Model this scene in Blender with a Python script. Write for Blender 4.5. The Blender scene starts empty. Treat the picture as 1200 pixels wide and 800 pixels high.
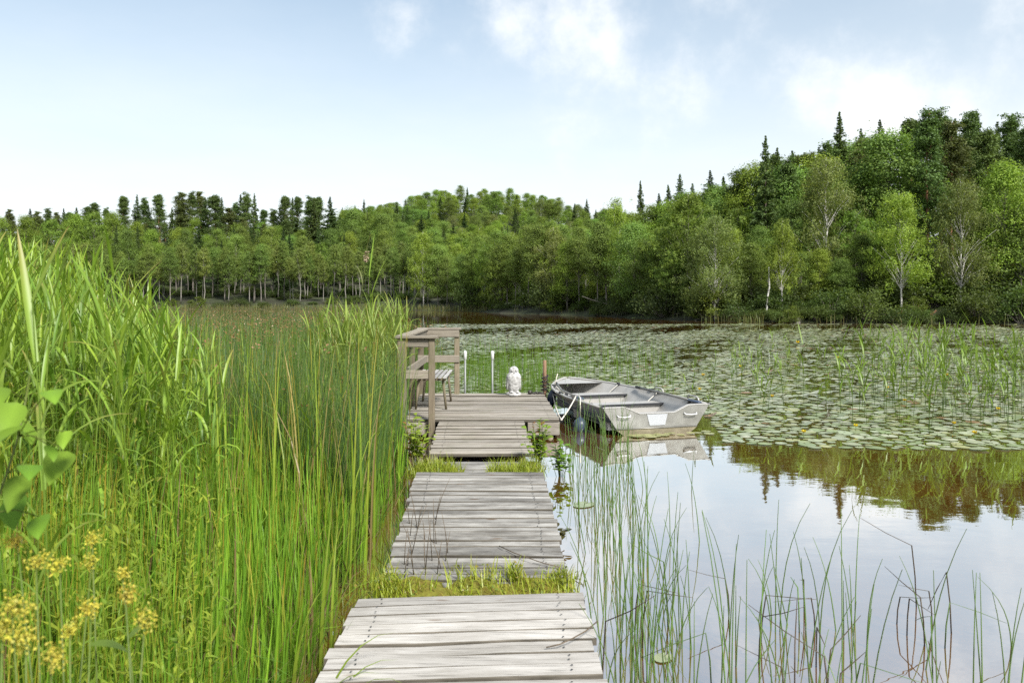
import bpy, bmesh, math, random
import numpy as np
from mathutils import Vector, Matrix

random.seed(11)
rng = np.random.default_rng(11)
R = math.radians
PI = math.pi
scene = bpy.context.scene
C = scene.collection

# ------------------------------------------------------------------ camera
FPX, HX, HY, EYE = 933.33, 600.0, 350.0, 1.85      # focal length in px of a 1200 px frame, eye 1.85 m above the lake
cam_d = bpy.data.cameras.new('camera')
cam = bpy.data.objects.new('camera', cam_d); C.objects.link(cam)
cam.location = (0, 0, EYE); cam.rotation_euler = (R(90), 0, 0)
cam_d.lens = 28; cam_d.sensor_width = 36; cam_d.shift_y = -50 / 1200
cam_d.clip_start = 0.05; cam_d.clip_end = 5000
cam_d.dof.use_dof = True; cam_d.dof.focus_distance = 10.0; cam_d.dof.aperture_fstop = 6.3
scene.camera = cam

# ------------------------------------------------------------------ light
SUN_EL, SUN_AZ = 44, 148            # azimuth clockwise from +Y (the view): behind the camera, to the right
sd = Vector((math.sin(R(SUN_AZ)) * math.cos(R(SUN_EL)), math.cos(R(SUN_AZ)) * math.cos(R(SUN_EL)), math.sin(R(SUN_EL))))
sun_d = bpy.data.lights.new('sun', 'SUN'); sun_d.energy = 3.9; sun_d.angle = R(11); sun_d.color = (1.0, 0.965, 0.91)
sun = bpy.data.objects.new('sun', sun_d); C.objects.link(sun)
sun.rotation_euler = (-sd).to_track_quat('-Z', 'Y').to_euler(); sun.location = (0, -20, 60)

def world():
    w = bpy.data.worlds.new('World'); scene.world = w; w.use_nodes = True
    nt = w.node_tree; N = nt.nodes; L = nt.links
    for n in list(N): N.remove(n)
    def node(t, **k):
        n = N.new(t)
        for a, b in k.items(): setattr(n, a, b)
        return n
    def m(op, a, b=None, c=None, clamp=False):
        n = node('ShaderNodeMath', operation=op, use_clamp=clamp)
        for i, v in enumerate((a, b, c)):
            if v is None: continue
            if isinstance(v, (int, float)): n.inputs[i].default_value = v
            else: L.new(v, n.inputs[i])
        return n.outputs[0]
    out = node('ShaderNodeOutputWorld'); bg = node('ShaderNodeBackground'); bg.inputs[1].default_value = 0.10
    sky = node('ShaderNodeTexSky', sky_type='NISHITA'); sky.sun_disc = False
    sky.sun_elevation = R(SUN_EL); sky.sun_rotation = R(SUN_AZ); sky.air_density = 1.0; sky.dust_density = 1.6; sky.ozone_density = 1.2
    tc = node('ShaderNodeTexCoord'); sp = node('ShaderNodeSeparateXYZ'); L.new(tc.outputs['Generated'], sp.inputs[0])
    x, y, z = sp.outputs
    zc = m('MAXIMUM', z, 0.0)
    den = m('ADD', zc, 0.12)
    cv = node('ShaderNodeCombineXYZ'); L.new(m('DIVIDE', x, den), cv.inputs[0]); L.new(m('DIVIDE', y, den), cv.inputs[1]); cv.inputs[2].default_value = 3.3
    n1 = node('ShaderNodeTexNoise'); n1.inputs['Scale'].default_value = 1.15; n1.inputs['Detail'].default_value = 9; n1.inputs['Roughness'].default_value = 0.6
    L.new(cv.outputs[0], n1.inputs['Vector'])
    n2 = node('ShaderNodeTexNoise'); n2.inputs['Scale'].default_value = 5.2; n2.inputs['Detail'].default_value = 7; n2.inputs['Roughness'].default_value = 0.62
    L.new(tc.outputs['Generated'], n2.inputs['Vector'])
    # banks of cumulus: soft clusters in the sky, edges torn by noise
    total = None
    for (cx, cy, cz, rad, amp) in ((0.0, 1, 0.34, 0.08, .62), (0.10, 1, 0.315, 0.12, .72), (0.21, 1, 0.29, 0.10, .62), (0.37, 1, 0.255, 0.08, .62), (0.47, 1, 0.25, 0.11, .78), (0.56, 1, 0.255, 0.09, .6), (0.66, 1, 0.23, 0.09, .6),
                              (-0.13, 1, 0.355, 0.035, .4), (0.7, .9, 0.6, 0.3, .6), (-1.3, .6, 0.3, 0.25, .6),
                              (1, .1, .35, .4, .8), (.6, -1, .4, .45, .8), (-.7, -.8, .5, .4, .8), (-1, 0, .35, .3, .8), (0, -.6, 1, .4, .7)):
        v = Vector((cx, cy, cz)).normalized()
        d = node('ShaderNodeVectorMath', operation='DISTANCE'); L.new(tc.outputs['Generated'], d.inputs[0]); d.inputs[1].default_value = v
        g = m('MULTIPLY', m('SUBTRACT', 1.0, m('DIVIDE', d.outputs['Value'], rad)), amp)
        total = g if total is None else m('MAXIMUM', total, g)
    total = m('MAXIMUM', total, -0.5)
    s = m('ADD', m('MULTIPLY', total, 0.85), m('MULTIPLY', m('SUBTRACT', n2.outputs[0], 0.5), 2.5))
    cl = node('ShaderNodeMapRange', interpolation_type='SMOOTHERSTEP'); L.new(s, cl.inputs[0])
    cl.inputs[1].default_value = -0.12; cl.inputs[2].default_value = 0.95; cl.inputs[3].default_value = 0; cl.inputs[4].default_value = 0.92
    # thin high veil everywhere, thicker towards the horizon
    ve = node('ShaderNodeMapRange', interpolation_type='SMOOTHSTEP'); L.new(zc, ve.inputs[0])
    ve.inputs[1].default_value = 0.0; ve.inputs[2].default_value = 0.42; ve.inputs[3].default_value = 0.95; ve.inputs[4].default_value = 0.31
    vn = m('ADD', ve.outputs[0], m('MULTIPLY', m('SUBTRACT', n1.outputs[0], 0.5), 0.25), clamp=True)
    mx1 = node('ShaderNodeMix', data_type='RGBA'); L.new(vn, mx1.inputs[0]); tint = node('ShaderNodeMix', data_type='RGBA', blend_type='MULTIPLY'); tint.inputs[0].default_value = 1; L.new(sky.outputs[0], tint.inputs[6]); tint.inputs[7].default_value = (.86, 1.01, .97, 1); L.new(tint.outputs[2], mx1.inputs[6]); mx1.inputs[7].default_value = (5.95, 6.15, 6.28, 1)
    mx2 = node('ShaderNodeMix', data_type='RGBA'); L.new(cl.outputs[0], mx2.inputs[0]); L.new(mx1.outputs[2], mx2.inputs[6]); mx2.inputs[7].default_value = (6.45, 6.55, 6.6, 1)
    L.new(mx2.outputs[2], bg.inputs[0]); L.new(bg.outputs[0], out.inputs[0])
world()
vs = scene.view_settings
vs.view_transform = 'Standard'; vs.look = 'None'; vs.gamma = 1; vs.exposure = 0.86; vs.use_curve_mapping = False
scene.render.engine = 'CYCLES'
cy = scene.cycles
cy.use_denoising = False; cy.max_bounces = 8; cy.diffuse_bounces = 4; cy.glossy_bounces = 4; cy.transmission_bounces = 4; cy.transparent_max_bounces = 8
cy.sample_clamp_indirect = 2.5; cy.use_adaptive_sampling = True; cy.adaptive_threshold = 0.008; cy.caustics_reflective = False; cy.caustics_refractive = False

# ------------------------------------------------------------------ materials
def nodes_of(mat):
    mat.use_nodes = True
    nt = mat.node_tree
    for n in list(nt.nodes): nt.nodes.remove(n)
    return nt, nt.nodes, nt.links

def foliage(name, transl=0.35, rough=0.45, spec=0.35, ovar=0.18, hvar=0.02, tr_tint=(1.08, 1.12, .55)):
    mat = bpy.data.materials.new(name); nt, N, L = nodes_of(mat)
    out = N.new('ShaderNodeOutputMaterial'); at = N.new('ShaderNodeAttribute'); at.attribute_name = 'Col'
    oi = N.new('ShaderNodeObjectInfo')
    hs = N.new('ShaderNodeHueSaturation'); L.new(at.outputs['Color'], hs.inputs['Color'])
    mr = N.new('ShaderNodeMapRange'); L.new(oi.outputs['Random'], mr.inputs[0]); mr.inputs[3].default_value = 1 - ovar; mr.inputs[4].default_value = 1 + ovar
    L.new(mr.outputs[0], hs.inputs['Value'])
    mu = N.new('ShaderNodeMath'); mu.operation = 'MULTIPLY'; L.new(oi.outputs['Random'], mu.inputs[0]); mu.inputs[1].default_value = 7.31
    fr = N.new('ShaderNodeMath'); fr.operation = 'FRACT'; L.new(mu.outputs[0], fr.inputs[0])
    mh = N.new('ShaderNodeMapRange'); L.new(fr.outputs[0], mh.inputs[0]); mh.inputs[3].default_value = .5 - hvar; mh.inputs[4].default_value = .5 + hvar
    L.new(mh.outputs[0], hs.inputs['Hue'])
    p = N.new('ShaderNodeBsdfPrincipled'); L.new(hs.outputs[0], p.inputs['Base Color']); p.inputs['Roughness'].default_value = rough
    p.inputs['Specular IOR Level'].default_value = spec
    tm = N.new('ShaderNodeMix'); tm.data_type = 'RGBA'; tm.blend_type = 'MULTIPLY'; tm.inputs[0].default_value = 1
    L.new(hs.outputs[0], tm.inputs[6]); tm.inputs[7].default_value = (*tr_tint, 1)
    t = N.new('ShaderNodeBsdfTranslucent'); L.new(tm.outputs[2], t.inputs[0])
    mx = N.new('ShaderNodeMixShader'); mx.inputs[0].default_value = transl; L.new(p.outputs[0], mx.inputs[1]); L.new(t.outputs[0], mx.inputs[2])
    L.new(mx.outputs[0], out.inputs[0])
    return mat

def ramp(N, L, src, stops):
    r = N.new('ShaderNodeValToRGB'); L.new(src, r.inputs[0])
    els = r.color_ramp.elements
    while len(els) < len(stops): els.new(0.5)
    for e, (p, c) in zip(els, stops):
        e.position = p; e.color = (*c, 1) if len(c) == 3 else c
    return r

def wood(name, dark, mid, light, stain=0.5, stain_col=(.10, .085, .07), axis=0, moss=0.0):
    """weathered boards: grain along the board, cracks, knots, blotches of weather"""
    mat = bpy.data.materials.new(name); nt, N, L = nodes_of(mat)
    out = N.new('ShaderNodeOutputMaterial'); p = N.new('ShaderNodeBsdfPrincipled')
    tc = N.new('ShaderNodeTexCoord'); oi = N.new('ShaderNodeObjectInfo')
    off = N.new('ShaderNodeVectorMath'); off.operation = 'SCALE'; off.inputs[0].default_value = (37.1, 11.7, 23.9); L.new(oi.outputs['Random'], off.inputs['Scale'])
    ad = N.new('ShaderNodeVectorMath'); ad.operation = 'ADD'; L.new(tc.outputs['Object'], ad.inputs[0]); L.new(off.outputs[0], ad.inputs[1])
    def noise(scale3, sc, det, rough=.6, dist=0., src=ad):
        mp = N.new('ShaderNodeMapping'); mp.inputs['Scale'].default_value = scale3; L.new(src.outputs[0] if src is not tc else tc.outputs['Object'], mp.inputs[0])
        n = N.new('ShaderNodeTexNoise'); n.inputs['Scale'].default_value = sc; n.inputs['Detail'].default_value = det; n.inputs['Roughness'].default_value = rough
        n.inputs['Distortion'].default_value = dist
        L.new(mp.outputs[0], n.inputs['Vector']); return n
    def s3(a, b):
        v = [b, b, b]; v[axis] = a; return tuple(v)
    g = noise(s3(2.2, 30), 1.6, 10, .72, .6)
    rp = ramp(N, L, g.outputs[0], [(.28, dark), (.46, mid), (.68, light)])
    cr = noise(s3(2.6, 62), 1.2, 7, .72, .3)
    crr = ramp(N, L, cr.outputs[0], [(.33, (.0, .0, .0)), (.44, (1, 1, 1))])
    mx = N.new('ShaderNodeMix'); mx.data_type = 'RGBA'; mx.blend_type = 'MULTIPLY'; mx.inputs[0].default_value = .58
    L.new(rp.outputs[0], mx.inputs[6]); L.new(crr.outputs[0], mx.inputs[7])
    # knots
    mpk = N.new('ShaderNodeMapping'); mpk.inputs['Scale'].default_value = s3(1.6, 5); L.new(ad.outputs[0], mpk.inputs[0])
    vo = N.new('ShaderNodeTexVoronoi'); vo.inputs['Scale'].default_value = 1.5; L.new(mpk.outputs[0], vo.inputs['Vector'])
    kr = ramp(N, L, vo.outputs['Distance'], [(.05, (1, 1, 1)), (.13, (0, 0, 0))])
    mk = N.new('ShaderNodeMix'); mk.data_type = 'RGBA'; L.new(kr.outputs[0], mk.inputs[0]); L.new(mx.outputs[2], mk.inputs[6]); mk.inputs[7].default_value = (.16, .11, .075, 1)
    # blotches of weather in world space
    ge = N.new('ShaderNodeNewGeometry')
    bl = N.new('ShaderNodeTexNoise'); bl.inputs['Scale'].default_value = 2.6; bl.inputs['Detail'].default_value = 6; bl.inputs['Roughness'].default_value = .68
    mpb = N.new('ShaderNodeMapping'); mpb.inputs['Scale'].default_value = (.7, 2.2, 1) if axis == 0 else (1.5, 1.5, .6); L.new(ge.outputs['Position'], mpb.inputs[0]); L.new(mpb.outputs[0], bl.inputs['Vector'])
    br = ramp(N, L, bl.outputs[0], [(.44, (0, 0, 0)), (.66, (stain, stain, stain))])
    ms = N.new('ShaderNodeMix'); ms.data_type = 'RGBA'; L.new(br.outputs[0], ms.inputs[0]); L.new(mk.outputs[2], ms.inputs[6]); ms.inputs[7].default_value = (*stain_col, 1)
    # board-to-board tone
    hs = N.new('ShaderNodeHueSaturation'); mr = N.new('ShaderNodeMapRange'); L.new(oi.outputs['Random'], mr.inputs[0]); mr.inputs[3].default_value = .70; mr.inputs[4].default_value = 1.17
    L.new(mr.outputs[0], hs.inputs['Value']); L.new(ms.outputs[2], hs.inputs['Color'])
    last = hs.outputs[0]
    if moss:
        mn = N.new('ShaderNodeTexNoise'); mn.inputs['Scale'].default_value = 5; mn.inputs['Detail'].default_value = 8; L.new(ge.outputs['Position'], mn.inputs['Vector'])
        mrr = ramp(N, L, mn.outputs[0], [(.5, (0, 0, 0)), (.68, (moss, moss, moss))])
        mm = N.new('ShaderNodeMix'); mm.data_type = 'RGBA'; L.new(mrr.outputs[0], mm.inputs[0]); L.new(last, mm.inputs[6]); mm.inputs[7].default_value = (.10, .12, .03, 1); last = mm.outputs[2]
    L.new(last, p.inputs['Base Color']); p.inputs['Roughness'].default_value = .86; p.inputs['Specular IOR Level'].default_value = .25
    bm_ = N.new('ShaderNodeBump'); bm_.inputs['Strength'].default_value = .55; bm_.inputs['Distance'].default_value = .006; L.new(mx.outputs[2], bm_.inputs['Height']); L.new(bm_.outputs[0], p.inputs['Normal'])
    L.new(p.outputs[0], out.inputs[0])
    return mat

def plain(name, col, rough=.6, metal=0., spec=.5, nscale=8., namp=.25, bump=.0, col2=None, aniso=(1, 1, 1)):
    mat = bpy.data.materials.new(name); nt, N, L = nodes_of(mat)
    out = N.new('ShaderNodeOutputMaterial'); p = N.new('ShaderNodeBsdfPrincipled')
    tc = N.new('ShaderNodeTexCoord'); mp = N.new('ShaderNodeMapping'); mp.inputs['Scale'].default_value = aniso; L.new(tc.outputs['Object'], mp.inputs[0])
    n = N.new('ShaderNodeTexNoise'); n.inputs['Scale'].default_value = nscale; n.inputs['Detail'].default_value = 7; n.inputs['Roughness'].default_value = .62; L.new(mp.outputs[0], n.inputs['Vector'])
    c2 = col2 or tuple(c * (1 - namp) for c in col)
    r = ramp(N, L, n.outputs[0], [(.33, c2), (.66, tuple(min(1, c * (1 + namp * .5)) for c in col))])
    L.new(r.outputs[0], p.inputs['Base Color']); p.inputs['Metallic'].default_value = metal; p.inputs['Specular IOR Level'].default_value = spec
    mr = N.new('ShaderNodeMapRange'); L.new(n.outputs[0], mr.inputs[0]); mr.inputs[3].default_value = max(.02, rough - .12); mr.inputs[4].default_value = min(1, rough + .12); L.new(mr.outputs[0], p.inputs['Roughness'])
    if bump:
        b = N.new('ShaderNodeBump'); b.inputs['Strength'].default_value = bump; b.inputs['Distance'].default_value = .01; L.new(n.outputs[0], b.inputs['Height']); L.new(b.outputs[0], p.inputs['Normal'])
    L.new(p.outputs[0], out.inputs[0])
    return mat

M = {}
M['leaf_tree'] = foliage('tree_leaves', .45, .55, .25, .16, .014)
M['leaf_needle'] = foliage('needles', .28, .6, .2, .18, .012)
M['reed'] = foliage('reed_blades', .38, .42, .4, .08, .008)
M['rush'] = foliage('rush_stems', .18, .4, .4, .15, .01)
M['straw'] = foliage('straw', .25, .7, .2, .1, .01, (1, .9, .6))
M['pad'] = foliage('lily_pad', .08, .34, .8, .12, .012)
M['petal'] = foliage('petals', .25, .6, .2, .12, .01, (1, .9, .4))
M['dock_pale'] = wood('dock_boards_pale', (.22, .203, .182), (.375, .352, .322), (.49, .466, .435), .45, (.20, .18, .15))
M['dock_grey'] = wood('dock_boards_grey', (.14, .132, .12), (.275, .262, .24), (.41, .395, .37), .9, (.09, .082, .072))
M['dock_tan'] = wood('dock_boards_tan', (.18, .158, .13), (.31, .28, .24), (.43, .395, .345), .55, (.20, .165, .125), moss=.18)
M['plank_edge'] = wood('plank_edges', (.045, .038, .03), (.10, .088, .07), (.17, .15, .122), .5, (.04, .035, .025))  # grimy edges, with the darkness of the gaps put into their colour
M['beam'] = wood('dock_beams', (.10, .08, .06), (.20, .165, .12), (.29, .24, .18), .5, (.06, .05, .035), axis=0, moss=.3)
M['post'] = wood('railing_posts', (.10, .078, .054), (.185, .150, .105), (.27, .226, .165), .35, (.13, .12, .07), axis=2, moss=.25)
M['rail'] = wood('railing_boards', (.13, .112, .086), (.24, .21, .165), (.34, .302, .245), .4, (.16, .13, .11), axis=0)
M['seat'] = wood('bench_slats', (.2, .19, .18), (.33, .32, .31), (.45, .44, .43), .3, (.2, .18, .16), axis=1)
M['alu'] = plain('aluminium', (.27, .262, .24), .42, .55, .5, 3.0, .22, .05, (.19, .18, .16))
M['hull_dark'] = plain('hull_dark', (.028, .029, .03), .4, .1, .5, 3.0, .35, .05)  # near-black: the shade on the hull sides is put into the colour
M['alu_light'] = plain('aluminium_inside', (.42, .405, .38), .5, .25, .5, 4.0, .12, .03)
M['alu_dirty'] = plain('aluminium_algae', (.22, .19, .13), .55, .3, .4, 6.0, .4, .1, (.13, .11, .07))
M['white'] = plain('white_plastic', (.60, .60, .60), .4, 0, .5, 10, .06)
M['plate'] = plain('motor_plate', (.40, .41, .43), .45, .1, .5, 9, .08)
M['rubber'] = plain('black_rubber', (.025, .026, .03), .55, 0, .4, 20, .3)
M['fender'] = plain('navy_fender', (.035, .05, .085), .38, 0, .5, 12, .3)
M['rope'] = plain('rope', (.62, .58, .50), .9, 0, .2, 60, .3, .3)
M['chain'] = plain('chain', (.06, .055, .05), .5, .6, .5, 40, .4)
M['steel'] = plain('steel', (.20, .21, .20), .5, .3, .5, 12, .2)
M['plaster'] = plain('white_plaster', (.50, .49, .48), .85, 0, .2, 26, .3, .9, (.20, .195, .185))
M['stake'] = plain('stake', (.24, .145, .09), .8, 0, .2, 12, .35, .2, aniso=(6, 6, 1))
M['grey_stake'] = plain('grey_stake', (.24, .235, .23), .85, 0, .2, 12, .35, .2, aniso=(6, 6, 1))
M['birch_bark'] = plain('birch_bark', (.62, .60, .56), .8, 0, .2, 3.0, .6, .2, (.16, .14, .12), (1, 1, 3.2))
M['grey_bark'] = plain('grey_bark', (.23, .205, .175), .9, 0, .2, 3.0, .4, .3, (.11, .10, .085), (3, 3, 1))
M['pale_bark'] = plain('pale_bark', (.25, .235, .205), .85, 0, .2, 3.0, .5, .2, (.15, .135, .115), (1, 1, 2.5))
M['pine_bark'] = plain('pine_bark', (.30, .135, .075), .9, 0, .2, 2.0, .4, .3, (.16, .09, .06), (3, 3, 1))
M['spruce_bark'] = plain('spruce_bark', (.12, .095, .075), .9, 0, .2, 3.0, .4, .3)
M['dry_twig'] = plain('dry_twig', (.13, .10, .07), .8, 0, .2, 30, .3)
M['rock'] = plain('rock', (.16, .145, .13), .9, 0, .2, 2.5, .4, .5)
M['moss'] = plain('moss', (.17, .175, .028), .95, 0, .1, 14, .4, .8, (.125, .085, .02))

def ground_mat():
    mat = bpy.data.materials.new('forest_floor'); nt, N, L = nodes_of(mat)
    out = N.new('ShaderNodeOutputMaterial'); p = N.new('ShaderNodeBsdfPrincipled'); g = N.new('ShaderNodeNewGeometry')
    a = N.new('ShaderNodeTexNoise'); a.inputs['Scale'].default_value = .35; a.inputs['Detail'].default_value = 8; L.new(g.outputs['Position'], a.inputs['Vector'])
    b = N.new('ShaderNodeTexNoise'); b.inputs['Scale'].default_value = 6; b.inputs['Detail'].default_value = 6; L.new(g.outputs['Position'], b.inputs['Vector'])
    ad = N.new('ShaderNodeMath'); ad.operation = 'MULTIPLY_ADD'; L.new(b.outputs[0], ad.inputs[0]); ad.inputs[1].default_value = .5; L.new(a.outputs[0], ad.inputs[2])
    r = ramp(N, L, ad.outputs[0], [(.55, (.022, .018, .010)), (.75, (.030, .036, .013)), (.95, (.05, .065, .02))])
    L.new(r.outputs[0], p.inputs['Base Color']); p.inputs['Roughness'].default_value = .95
    bp = N.new('ShaderNodeBump'); bp.inputs['Distance'].default_value = .15; L.new(b.outputs[0], bp.inputs['Height']); L.new(bp.outputs[0], p.inputs['Normal'])
    L.new(p.outputs[0], out.inputs[0]); return mat
M['ground'] = ground_mat()

def water_mat():
    mat = bpy.data.materials.new('lake_water'); nt, N, L = nodes_of(mat)
    out = N.new('ShaderNodeOutputMaterial'); g = N.new('ShaderNodeNewGeometry')
    n1 = N.new('ShaderNodeTexNoise'); n1.inputs['Scale'].default_value = 2.2; n1.inputs['Detail'].default_value = 3
    mp = N.new('ShaderNodeMapping'); mp.inputs['Scale'].default_value = (1, 1.6, 1); L.new(g.outputs['Position'], mp.inputs[0]); L.new(mp.outputs[0], n1.inputs['Vector'])
    n2 = N.new('ShaderNodeTexNoise'); n2.inputs['Scale'].default_value = .5; n2.inputs['Detail'].default_value = 2; L.new(mp.outputs[0], n2.inputs['Vector'])
    ad = N.new('ShaderNodeMath'); ad.operation = 'MULTIPLY_ADD'; L.new(n2.outputs[0], ad.inputs[0]); ad.inputs[1].default_value = 2.0; L.new(n1.outputs[0], ad.inputs[2])
    bp = N.new('ShaderNodeBump'); bp.inputs['Strength'].default_value = .10; bp.inputs['Distance'].default_value = .012; L.new(ad.outputs[0], bp.inputs['Height'])
    # peat-brown body of the water under a calm mirror
    pn = N.new('ShaderNodeTexNoise'); pn.inputs['Scale'].default_value = .8; pn.inputs['Detail'].default_value = 5; L.new(g.outputs['Position'], pn.inputs['Vector'])
    r = ramp(N, L, pn.outputs[0], [(.3, (.15, .068, .011)), (.7, (.26, .118, .019))])
    d = N.new('ShaderNodeBsdfDiffuse'); L.new(r.outputs[0], d.inputs[0])
    gl = N.new('ShaderNodeBsdfGlossy'); gl.inputs['Roughness'].default_value = .012; gl.inputs['Color'].default_value = (.94, .985, 1, 1); L.new(bp.outputs[0], gl.inputs['Normal'])
    f = N.new('ShaderNodeFresnel'); f.inputs['IOR'].default_value = 1.33; L.new(bp.outputs[0], f.inputs['Normal'])
    mr = N.new('ShaderNodeMapRange'); L.new(f.outputs[0], mr.inputs[0]); mr.inputs[1].default_value = .02; mr.inputs[2].default_value = .5; mr.inputs[3].default_value = .66; mr.inputs[4].default_value = .96
    mx = N.new('ShaderNodeMixShader'); L.new(mr.outputs[0], mx.inputs[0]); L.new(d.outputs[0], mx.inputs[1]); L.new(gl.outputs[0], mx.inputs[2])
    L.new(mx.outputs[0], out.inputs[0]); return mat
M['water'] = water_mat()

# ------------------------------------------------------------------ helpers
def link(o, parent=None):
    C.objects.link(o)
    if parent is not None: o.parent = parent
    return o
def tag(o, label=None, cat=None, group=None, kind=None):
    if label: o['label'] = ' '.join(label.split())
    if cat: o['category'] = cat
    if group: o['group'] = group
    if kind: o['kind'] = kind
    return o
def thing(name, label, cat, loc=(0, 0, 0), rotz=0, group=None):
    o = bpy.data.objects.new(name, None); C.objects.link(o); o.location = loc; o.rotation_euler = (0, 0, rotz); o.empty_display_size = .1
    return tag(o, label, cat, group)
def obj(name, mesh, mat=None, parent=None, loc=None, rot=None, scale=None):
    o = bpy.data.objects.new(name, mesh); link(o, parent)
    if mat is not None and len(mesh.materials) == 0: mesh.materials.append(mat)
    if loc is not None: o.location = loc
    if rot is not None: o.rotation_euler = rot
    if scale is not None: o.scale = scale
    return o

class MB:
    """collects vertices, faces of any size and vertex colours; builds one mesh"""
    def __init__(s): s.V = []; s.C = []; s.F = []; s.n = 0
    def add(s, V, F, col=None):
        V = np.asarray(V, float).reshape(-1, 3)
        s.V.append(V)
        if col is None: col = (.5, .5, .5)
        c = np.asarray(col, float)
        if c.ndim == 1: c = np.tile(c, (len(V), 1))
        s.C.append(c.reshape(-1, 3))
        if isinstance(F, np.ndarray): s.F.append(F + s.n)
        else:
            by = {}
            for f in F: by.setdefault(len(f), []).append(f)
            for k in by: s.F.append(np.asarray(by[k], int) + s.n)
        s.n += len(V); return s
    def mesh(s, name, mat, smooth=False, color=False):
        me = bpy.data.meshes.new(name)
        V = np.concatenate(s.V); 
        tot = np.concatenate([np.full(len(f), f.shape[1]) for f in s.F]); li = np.concatenate([f.ravel() for f in s.F])
        me.vertices.add(len(V)); me.vertices.foreach_set('co', V.astype(np.float32).ravel())
        me.loops.add(len(li)); me.loops.foreach_set('vertex_index', li.astype(np.int32))
        me.polygons.add(len(tot)); st = np.concatenate([[0], np.cumsum(tot)[:-1]])
        me.polygons.foreach_set('loop_start', st.astype(np.int32))
        me.polygons.foreach_set('use_smooth', np.full(len(tot), smooth, bool))
        if color:
            at = me.color_attributes.new('Col', 'FLOAT_COLOR', 'POINT')
            cc = np.concatenate(s.C); cc = np.concatenate([cc, np.ones((len(cc), 1))], 1)
            at.data.foreach_set('color', cc.astype(np.float32).ravel())
        me.update(calc_edges=True); me.validate()
        me.materials.append(mat)
        return me

def box(mb, c, s, rz=0., col=None, rx=0., ry=0.):
    x, y, z = [a / 2 for a in s]
    V = [(-x, -y, -z), (x, -y, -z), (x, y, -z), (-x, y, -z), (-x, -y, z), (x, -y, z), (x, y, z), (-x, y, z)]
    m = Matrix.Rotation(rz, 3, 'Z') @ Matrix.Rotation(ry, 3, 'Y') @ Matrix.Rotation(rx, 3, 'X')
    V = [tuple(m @ Vector(v) + Vector(c)) for v in V]
    mb.add(V, [(0, 3, 2, 1), (4, 5, 6, 7), (0, 1, 5, 4), (1, 2, 6, 5), (2, 3, 7, 6), (3, 0, 4, 7)], col); return mb

def bevbox(mb, c, s, b=.006, col=None, rz=0.):
    """box with its long edges chamfered (8-sided profile along the longest axis)"""
    ax = int(np.argmax(s)); o = [(1, 2), (0, 2), (0, 1)][ax]
    hw, hh = s[o[0]] / 2, s[o[1]] / 2; hl = s[ax] / 2
    prof = [(-hw + b, -hh), (hw - b, -hh), (hw, -hh + b), (hw, hh - b), (hw - b, hh), (-hw + b, hh), (-hw, hh - b), (-hw, -hh + b)]
    V = []
    for e in (-hl, hl):
        for (u, v) in prof:
            p = [0, 0, 0]; p[ax] = e; p[o[0]] = u; p[o[1]] = v; V.append(p)
    F = [(i, (i + 1) % 8, 8 + (i + 1) % 8, 8 + i) for i in range(8)] + [tuple(range(7, -1, -1)), tuple(range(8, 16))]
    if ax == 1: F = [f[::-1] for f in F]
    m = Matrix.Rotation(rz, 3, 'Z'); V = [tuple(m @ Vector(v) + Vector(c)) for v in V]
    mb.add(V, F, col); return mb

def pathtube(mb, pts, rad, sides=6, col=None, cap=True):
    P = [Vector(p) for p in pts]; n = len(P)
    rr = rad if hasattr(rad, '__len__') else [rad] * n
    V = []
    up = Vector((0, 0, 1)); t0 = (P[1] - P[0]).normalized()
    u = t0.cross(up)
    if u.length < 1e-3: u = t0.cross(Vector((1, 0, 0)))
    u.normalize()
    for i in range(n):
        t = (P[min(i + 1, n - 1)] - P[max(i - 1, 0)]).normalized()
        u = (u - t * u.dot(t)).normalized(); v = t.cross(u)
        for k in range(sides):
            a = 2 * PI * k / sides; V.append(tuple(P[i] + (u * math.cos(a) + v * math.sin(a)) * rr[i]))
    F = []
    for i in range(n - 1):
        for k in range(sides):
            k2 = (k + 1) % sides; F.append((i * sides + k, i * sides + k2, (i + 1) * sides + k2, (i + 1) * sides + k))
    if cap: F += [tuple(range(sides - 1, -1, -1)), tuple(range((n - 1) * sides, n * sides))]
    mb.add(V, F, col); return mb

def lathe(mb, prof, c=(0, 0, 0), sides=20, sx=1., sy=1., fn=None, col=None):
    V = []
    for (r, z) in prof:
        for k in range(sides):
            a = 2 * PI * k / sides; x, y, zz = r * math.cos(a) * sx, r * math.sin(a) * sy, z
            if fn: x, y, zz = fn(x, y, zz, a)
            V.append((x + c[0], y + c[1], zz + c[2]))
    n = len(prof); F = []
    for i in range(n - 1):
        for k in range(sides):
            k2 = (k + 1) % sides; F.append((i * sides + k, i * sides + k2, (i + 1) * sides + k2, (i + 1) * sides + k))
    F += [tuple(range(sides - 1, -1, -1)), tuple(range((n - 1) * sides, n * sides))]
    mb.add(V, F, col); return mb

def A(v, n): return np.broadcast_to(np.asarray(v, float), (n,)).copy()
def U(a, b, n): return rng.uniform(a, b, n)

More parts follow.
